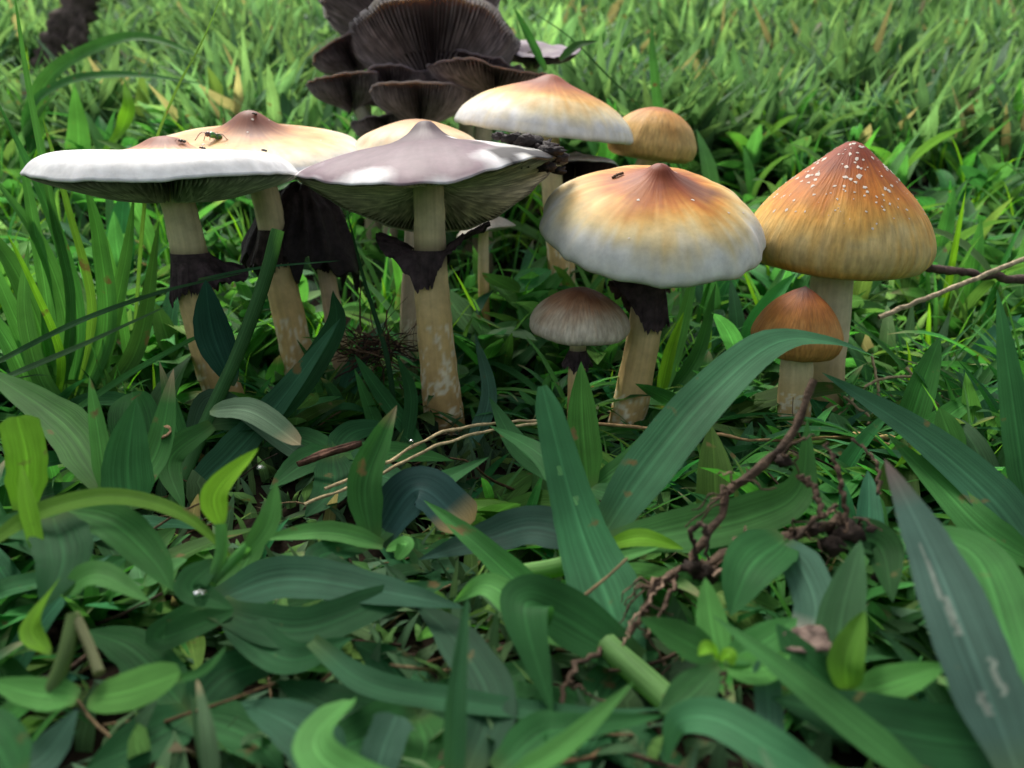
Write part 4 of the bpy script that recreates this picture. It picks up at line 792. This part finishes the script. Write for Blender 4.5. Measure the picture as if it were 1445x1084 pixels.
o = obj('litter', a.mesh('litter', M_WOOD)); tag(o, 'scattered dead stalk litter on the soil', 'litter', kind='stuff')
a = Acc(); c0 = P(528, 478, 25.5)
for _ in range(120):
    d = np.array([random.gauss(0, 1), random.gauss(0, .6), random.gauss(0, .6)]); fibre(a, c0+d*np.array([.5, .5, .45])+np.array([0, 0, -.4]), (random.uniform(-1, 1), random.uniform(-.5, .5), random.uniform(-.5, .5)), random.uniform(.8, 2), random.uniform(.015, .035), .9, random.choice([(.09, .05, .03), (.16, .10, .06), (.04, .025, .02)]), 10)
o = obj('thatch', a.mesh('thatch', M_WOOD)); tag(o, 'tangle of dead brown fibres between the pale stalks', 'thatch', kind='stuff')
def strand(name, label, cat, pts, r, cl, jitter=.25, group=None, n=40, kids=()):
    w_ = [P(*p) for p in pts]; c = catmull(w_, n); b = c[0]; s = random.uniform(0, 50)
    c = c+np.array([[nz(i*.35+s, 0), nz(i*.35+s, 3), nz(i*.35+s, 7)] for i in range(n)])*jitter*r*3
    V, F, U = tube(c, np.array([r*(1+jitter*1.2*nz(i*.6+s, 9)) for i in range(n)]), 8, .2)
    K = np.array([np.array(cl)*(1+.5*nz(v[0]*3, v[1]*3, v[2]*3)) for v in V]); o = obj(name, mesh(name, V-b, F, M_WOOD, K, U), None, b); return tag(o, label, cat, group)
STW = (.42, .33, .18)
strand('straw', 'upper of two thin straw runners curving across dark leaves', 'straw', [(460, 690, 15.6), (540, 655, 16.4), (620, 612, 17.4), (700, 597, 18), (765, 594, 18.4)], .035, STW, .4)
strand('straw', 'lower of two thin straw runners curving across dark leaves', 'straw', [(430, 712, 15), (530, 672, 16), (620, 628, 17), (700, 606, 17.7), (765, 597, 18.2)], .035, STW, .4)
strand('straw', 'long brown straw lying level past the domed mushroom base', 'straw', [(830, 597, 19), (960, 608, 19), (1090, 622, 18.6), (1200, 618, 19), (1320, 640, 18)], .04, (.3, .19, .09), .4)
strand('straw', 'flat dry straw stalk leaning towards the flecked mushroom', 'straw', [(1240, 448, 26.5), (1330, 412, 27), (1460, 360, 28)], .085, (.36, .29, .19), .15)
strand('twig', 'dark rough twig lying behind the flecked mushroom', 'twig', [(1270, 372, 29), (1340, 382, 29), (1460, 398, 29)], .15, (.09, .06, .05), .3)
strand('straw', 'golden straw lying low under the slanting broad leaf', 'straw', [(1190, 612, 19.5), (1330, 628, 18.6), (1450, 655, 17.6)], .07, (.45, .31, .13), .2)
for i, pts in enumerate([[(1250, 590, 21), (1330, 560, 21.6), (1420, 570, 21)], [(1190, 560, 22), (1250, 600, 21), (1300, 590, 21)], [(1280, 520, 23), (1330, 580, 21.5), (1350, 620, 20)], [(1230, 500, 23.5), (1240, 560, 22.5), (1225, 600, 21.5)], [(1360, 640, 19.4), (1400, 580, 20.6), (1440, 560, 21)], [(1300, 640, 19.4), (1370, 625, 19.8), (1430, 600, 20.2)], [(1180, 590, 21.6), (1230, 540, 22.6), (1290, 530, 23)]]):
    strand('straw', 'thin bleached straw in the dry tangle beside the flecked mushroom', 'straw', pts, .04, STW, .3, 'straws in the dry tangle')
# uprooted root with soil
rb = P(1000, 790, 12); root = thing('root_tangle', 'uprooted brown root tangle caked with soil draped over green leaves', 'root', rb)
def rootpart(pts, r0, r1, n=34, cl=(.085, .056, .037)):
    c = catmull([P(*p) for p in pts], n); s = random.uniform(0, 50); c = c+np.array([[nz(i*.4+s, 0), nz(i*.4+s, 3), nz(i*.4+s, 7)] for i in range(n)])*.10
    V, F, U = tube(c, .68*np.linspace(r0, r1, n)*np.array([1+.55*nz(i*.7+s, 9)+.3*nz(i*2.3+s, 4) for i in range(n)]), 10, .5)
    K = np.array([np.array(cl)*(1+.8*nz(v[0]*5, v[1]*5, v[2]*5)) for v in V]); obj('root', mesh('root', V-rb, F, M_WOOD, K, U), root)
rootpart([(1145, 540, 13.6), (1125, 600, 13.3), (1085, 650, 13), (1035, 690, 12.7), (1005, 745, 12.3), (975, 790, 12), (935, 820, 11.6), (905, 870, 11.2)], .10, .08)
rootpart([(905, 870, 11.2), (870, 910, 10.8), (825, 930, 10.4), (798, 965, 10), (790, 1040, 9.4)], .075, .04)
rootpart([(985, 800, 11.9), (1050, 775, 12), (1120, 755, 12.1), (1190, 735, 12.4), (1225, 745, 12.4)], .14, .10)
rootpart([(1000, 805, 11.8), (1080, 785, 11.7), (1150, 735, 12), (1180, 715, 12.4)], .07, .05)
rootpart([(1010, 808, 11.6), (1060, 800, 11.6), (1100, 785, 11.8)], .06, .04, cl=(.25, .17, .12))
rootpart([(1160, 730, 12), (1150, 690, 12.4), (1128, 672, 12.6)], .06, .05); rootpart([(1195, 735, 12.2), (1185, 670, 12.6), (1165, 625, 13.2)], .06, .035)
rootpart([(1240, 700, 12.8), (1235, 650, 13.4), (1200, 618, 14)], .045, .03); rootpart([(985, 795, 11.8), (975, 750, 11.8), (995, 745, 11.7), (1000, 790, 11.6)], .05, .04, cl=(.06, .04, .03))
rootpart([(960, 805, 11.7), (930, 870, 11), (910, 900, 10.6)], .05, .03); rootpart([(940, 815, 11.6), (915, 850, 11.2), (890, 880, 10.9), (880, 910, 10.6)], .035, .02, cl=(.28, .19, .13))
for _ in range(34):
    q = random.choice([(1105, 640, 12.9), (1035, 690, 12.7), (985, 790, 11.8), (935, 820, 11.6), (1060, 770, 12), (1120, 755, 12), (1190, 740, 12.2), (1215, 745, 12.3), (905, 870, 11.1), (870, 910, 10.7)]); a_, b_ = random.uniform(-70, 70), random.uniform(-30, 75)
    rootpart([q, (q[0]+a_*.4+random.uniform(-15, 15), q[1]+b_*.5-12, q[2]-random.uniform(0, .3)), (q[0]+a_, q[1]+b_, q[2]-random.uniform(-.2, .4))], .035, .014, 14, random.choice([(.07, .045, .03), (.15, .1, .065)]))
rootpart([(800, 960, 10), (840, 985, 9.8), (880, 1010, 9.6)], .03, .015); rootpart([(1020, 945, 9.3), (1025, 980, 9.1), (1018, 1020, 8.9)], .03, .02)
def lump(c, r, cl, name, parent, base, mat=M_WOOD, sq=.7):
    V = []; nu, nv = 9, 14
    for i in range(nu):
        ph_ = math.pi*(i+.02)/(nu-1+.04)
        for j in range(nv):
            t = 2*math.pi*j/nv; d = np.array([math.sin(ph_)*math.cos(t), math.sin(ph_)*math.sin(t), math.cos(ph_)*sq]); V.append(np.array(c)+d*r*(1+.7*nz(d[0]*2.5+c[0], d[1]*2.5+c[1], d[2]*2.5))-base)
    V = np.array(V); K = np.array([np.array(cl)*(1+.7*nz(v[0]*9, v[1]*9, v[2]*9)) for v in V]); return obj(name, mesh(name, V, grid_faces(nu, nv, True), mat, K), parent)
for px, py, Y, r in [(1195, 750, 12.2, .26), (1175, 770, 12, .2), (1220, 745, 12.4, .22), (1110, 765, 12, .16), (995, 808, 11.8, .2), (975, 800, 11.7, .13), (1105, 650, 12.9, .14), (1240, 815, 11.8, .1), (1085, 770, 12, .12), (1150, 745, 12.1, .13)]:
    lump(P(px, py, Y), r, (.035, .024, .018), 'soil_clod', root, rb)
# bark and dead leaves
bb = P(95, 70, 56)
def slab(name, label, cat, pts, wd, cl, th=.3):
    c = [P(*p) for p in pts]; V, F, K, U = ribbon(c, wd, 'blunt', fold=.4, col=cl, ripple=.25, seed=3.3, nseg=18); K = np.array([np.array(cl)*(1+.8*nz(v[0]*2.5, v[1]*2.5, v[2]*.8)) for v in V]); b = c[0]
    o = obj(name, mesh(name, V-b, F, M_WOOD, K, U), None, b); m = o.modifiers.new('thick', 'SOLIDIFY'); m.thickness = th*C; m.offset = 0; return tag(o, label, cat)
a = Acc()
for k, (pp, r) in enumerate([([(66, 135, 84), (80, 80, 85), (106, 20, 86), (128, -25, 87)], 1.6), ([(52, 125, 83), (70, 60, 84.6), (98, 15, 85.6)], .8), ([(90, 130, 83), (108, 60, 84), (112, 20, 85)], .75)]):
    c = catmull([P(*p) for p in pp], 22); V, F, U = tube(c, np.array([r*(.55+.9*abs(nz(i*.5+k*7, 3))+.3*math.sin(i*.14)) for i in range(22)]), 12, .9); a.V.append(V); a.F.append(F+a.n); a.n += len(V); a.U.append(U); a.C.append(np.array([np.array((.10, .075, .065))*(1+1.2*nz(v[0]*2.5, v[1]*2.5, v[2]*1.2)) for v in V]))
tag(obj('bark_piece', a.mesh('bark_piece', M_WOOD)), 'jagged dark piece of bark standing in the turf', 'bark')
slab('dead_leaf', 'crumpled brown dead leaf lying between the two leafy rosettes', 'dead leaf', [(1105, 910, 9.6), (1140, 905, 9.6), (1170, 905, 9.6)], .38, (.14, .10, .08), .03)
slab('dead_leaf', 'curled tan dead leaf scrap before the leaning mushroom stalk', 'dead leaf', [(212, 628, 16), (228, 615, 16), (242, 608, 16)], .3, (.28, .17, .09), .03)
slab('bark_piece', 'reddish strip of rotting wood under leaves near the straw runners', 'bark', [(420, 655, 17), (460, 640, 17.4), (510, 625, 17.8)], .16, (.10, .05, .032), .12)

# ------------------------------------------------------------------ flies and drops
def at_cap(label, px, py):
    W, n = ALLCAPS[label]; q = W-CAMP; zz = q@FW; X = 722.5+FPX*(q@RT)/zz; Yp = 542-FPX*(q@UPV)/zz
    return W[int(np.argmin((X-px)**2+(Yp-py)**2))], n
def ell(c, r, ax, cl, name, parent, base, mat):
    V = []; nu, nv = 9, 12; ax = unit(np.array(ax, float)); s1 = unit(np.cross(ax, (0, .3, 1))); s2 = np.cross(ax, s1)
    for i in range(nu):
        f = math.pi*(i+.05)/(nu-.9)
        for j in range(nv):
            t = 2*math.pi*j/nv; V.append(np.array(c)+ax*math.cos(f)*r[0]+(s1*math.cos(t)*r[1]+s2*math.sin(t)*r[2])*math.sin(f)-base)
    return obj(name, mesh(name, V, grid_faces(nu, nv, True), mat, np.ones((len(V), 3))*np.array(cl)), parent)
def fly(label, cap, px, py, s, cl, group=None, legs=True, head=(-.5, -.8, .1)):
    p, n = at_cap(cap, px, py); p = p+n*.02*s; r = thing('fly', label, 'fly', p, group); h = unit(np.array(head, float)); c = p+np.array([0, 0, .17*s]); sd_ = unit(np.cross(h, (0, 0, 1)))
    ell(c, (.13*s, .10*s, .10*s), h, cl, 'thorax', r, p, M_SHINY); ell(c-h*.2*s+np.array([0, 0, -.02*s]), (.17*s, .09*s, .09*s), h, np.array(cl)*.8, 'abdomen', r, p, M_SHINY); ell(c+h*.16*s, (.07*s, .09*s, .08*s), h, (.08, .02, .015), 'head', r, p, M_SHINY)
    for k in (-1, 1):
        V, F, K, U = ribbon([c-p+np.array([0, 0, .08*s]), c-p-h*.22*s+sd_*k*.14*s+np.array([0, 0, .12*s]), c-p-h*.42*s+sd_*k*.24*s+np.array([0, 0, .10*s])], .16*s, 'oval', face=np.array([0, 0, 1.]), fold=.05, nseg=8); obj('wing', mesh('wing', V, F, M_WING, K, U), r)
        if legs:
            for q in (-.12, .02, .14):
                b0 = c-p+h*q*s*.6; kn = b0+sd_*k*.20*s+h*q*s+np.array([0, 0, .04*s]); ft = b0+sd_*k*.34*s+h*q*2.0*s; ft[2] = -.0
                V, F, U = tube(catmull([b0, kn, ft], 8), .012*s, 5); obj('leg', mesh('leg', V, F, M_SHINY, np.ones((len(V), 3))*np.array((.02, .018, .015)), U), r)
PE = 'peach-topped mushroom with a green fly on its broad cap, grown behind the flat white one'; FL = 'mushroom with wide flat white-rimmed cap and red-brown knob, torn black ring on leaning stalk'
fly('metallic green long-legged fly standing on the peach cap', PE, 300, 200, 1.0, (.06, .28, .05))
fly('tiny dark gnat on the red-brown knob of the flat white cap', FL, 256, 203, .42, (.02, .017, .015))
fly('tiny dark gnat at the foot of the red-brown knob', FL, 285, 213, .36, (.02, .017, .015), legs=False)
fly('tiny dark gnat on the white rim of the flat cap', FL, 372, 216, .36, (.02, .017, .015), legs=False)
for px, py in ((341, 174), (359, 163)): fly('tiny dark gnat beside the knob of the peach cap', PE, px, py, .34, (.02, .017, .015), 'gnats on the peach cap', legs=False)
q0, n0 = at_cap('domed mushroom shading from red-brown knob through yellow to white, black torn collar below', 870, 250); d0 = unit(np.array([.8, .2, .35])); c_ = [q0+n0*.03-d0*.16, q0+n0*.05, q0+n0*.03+d0*.18]
V, F, U = tube(catmull(c_, 14), np.array([.035*(1+.8*nz(i*.9, 4)) for i in range(14)]), 8, .5); tag(obj('plant_scrap', mesh('plant_scrap', V-q0, F, M_WOOD, np.ones((len(V), 3))*np.array((.13, .08, .05)), U), None, q0), 'tiny brown plant scrap stuck on the domed cap', 'plant scrap')
for lab, px, py, Y, r in [('water drop on the dark leaf below the yellow-green sprig', 282, 838, 10.9, .09), ('water drop at the tip of the bright yellow-green sprig leaf', 368, 660, 12.2, .045), ('water drop hanging among leaves by the leaning mushroom stalk', 338, 505, 21, .10), ('water drop on the leaf edge below the straw runners', 580, 622, 17, .05)]:
    p = P(px, py, Y); o = lump(p, r, (1, 1, 1), 'water_drop', None, p, M_WATER, .6); o.location = Vector(p)*C; tag(o, lab, 'water drop')
print('COUNTS', nl, nb, nh, nf_, len(SC.objects))
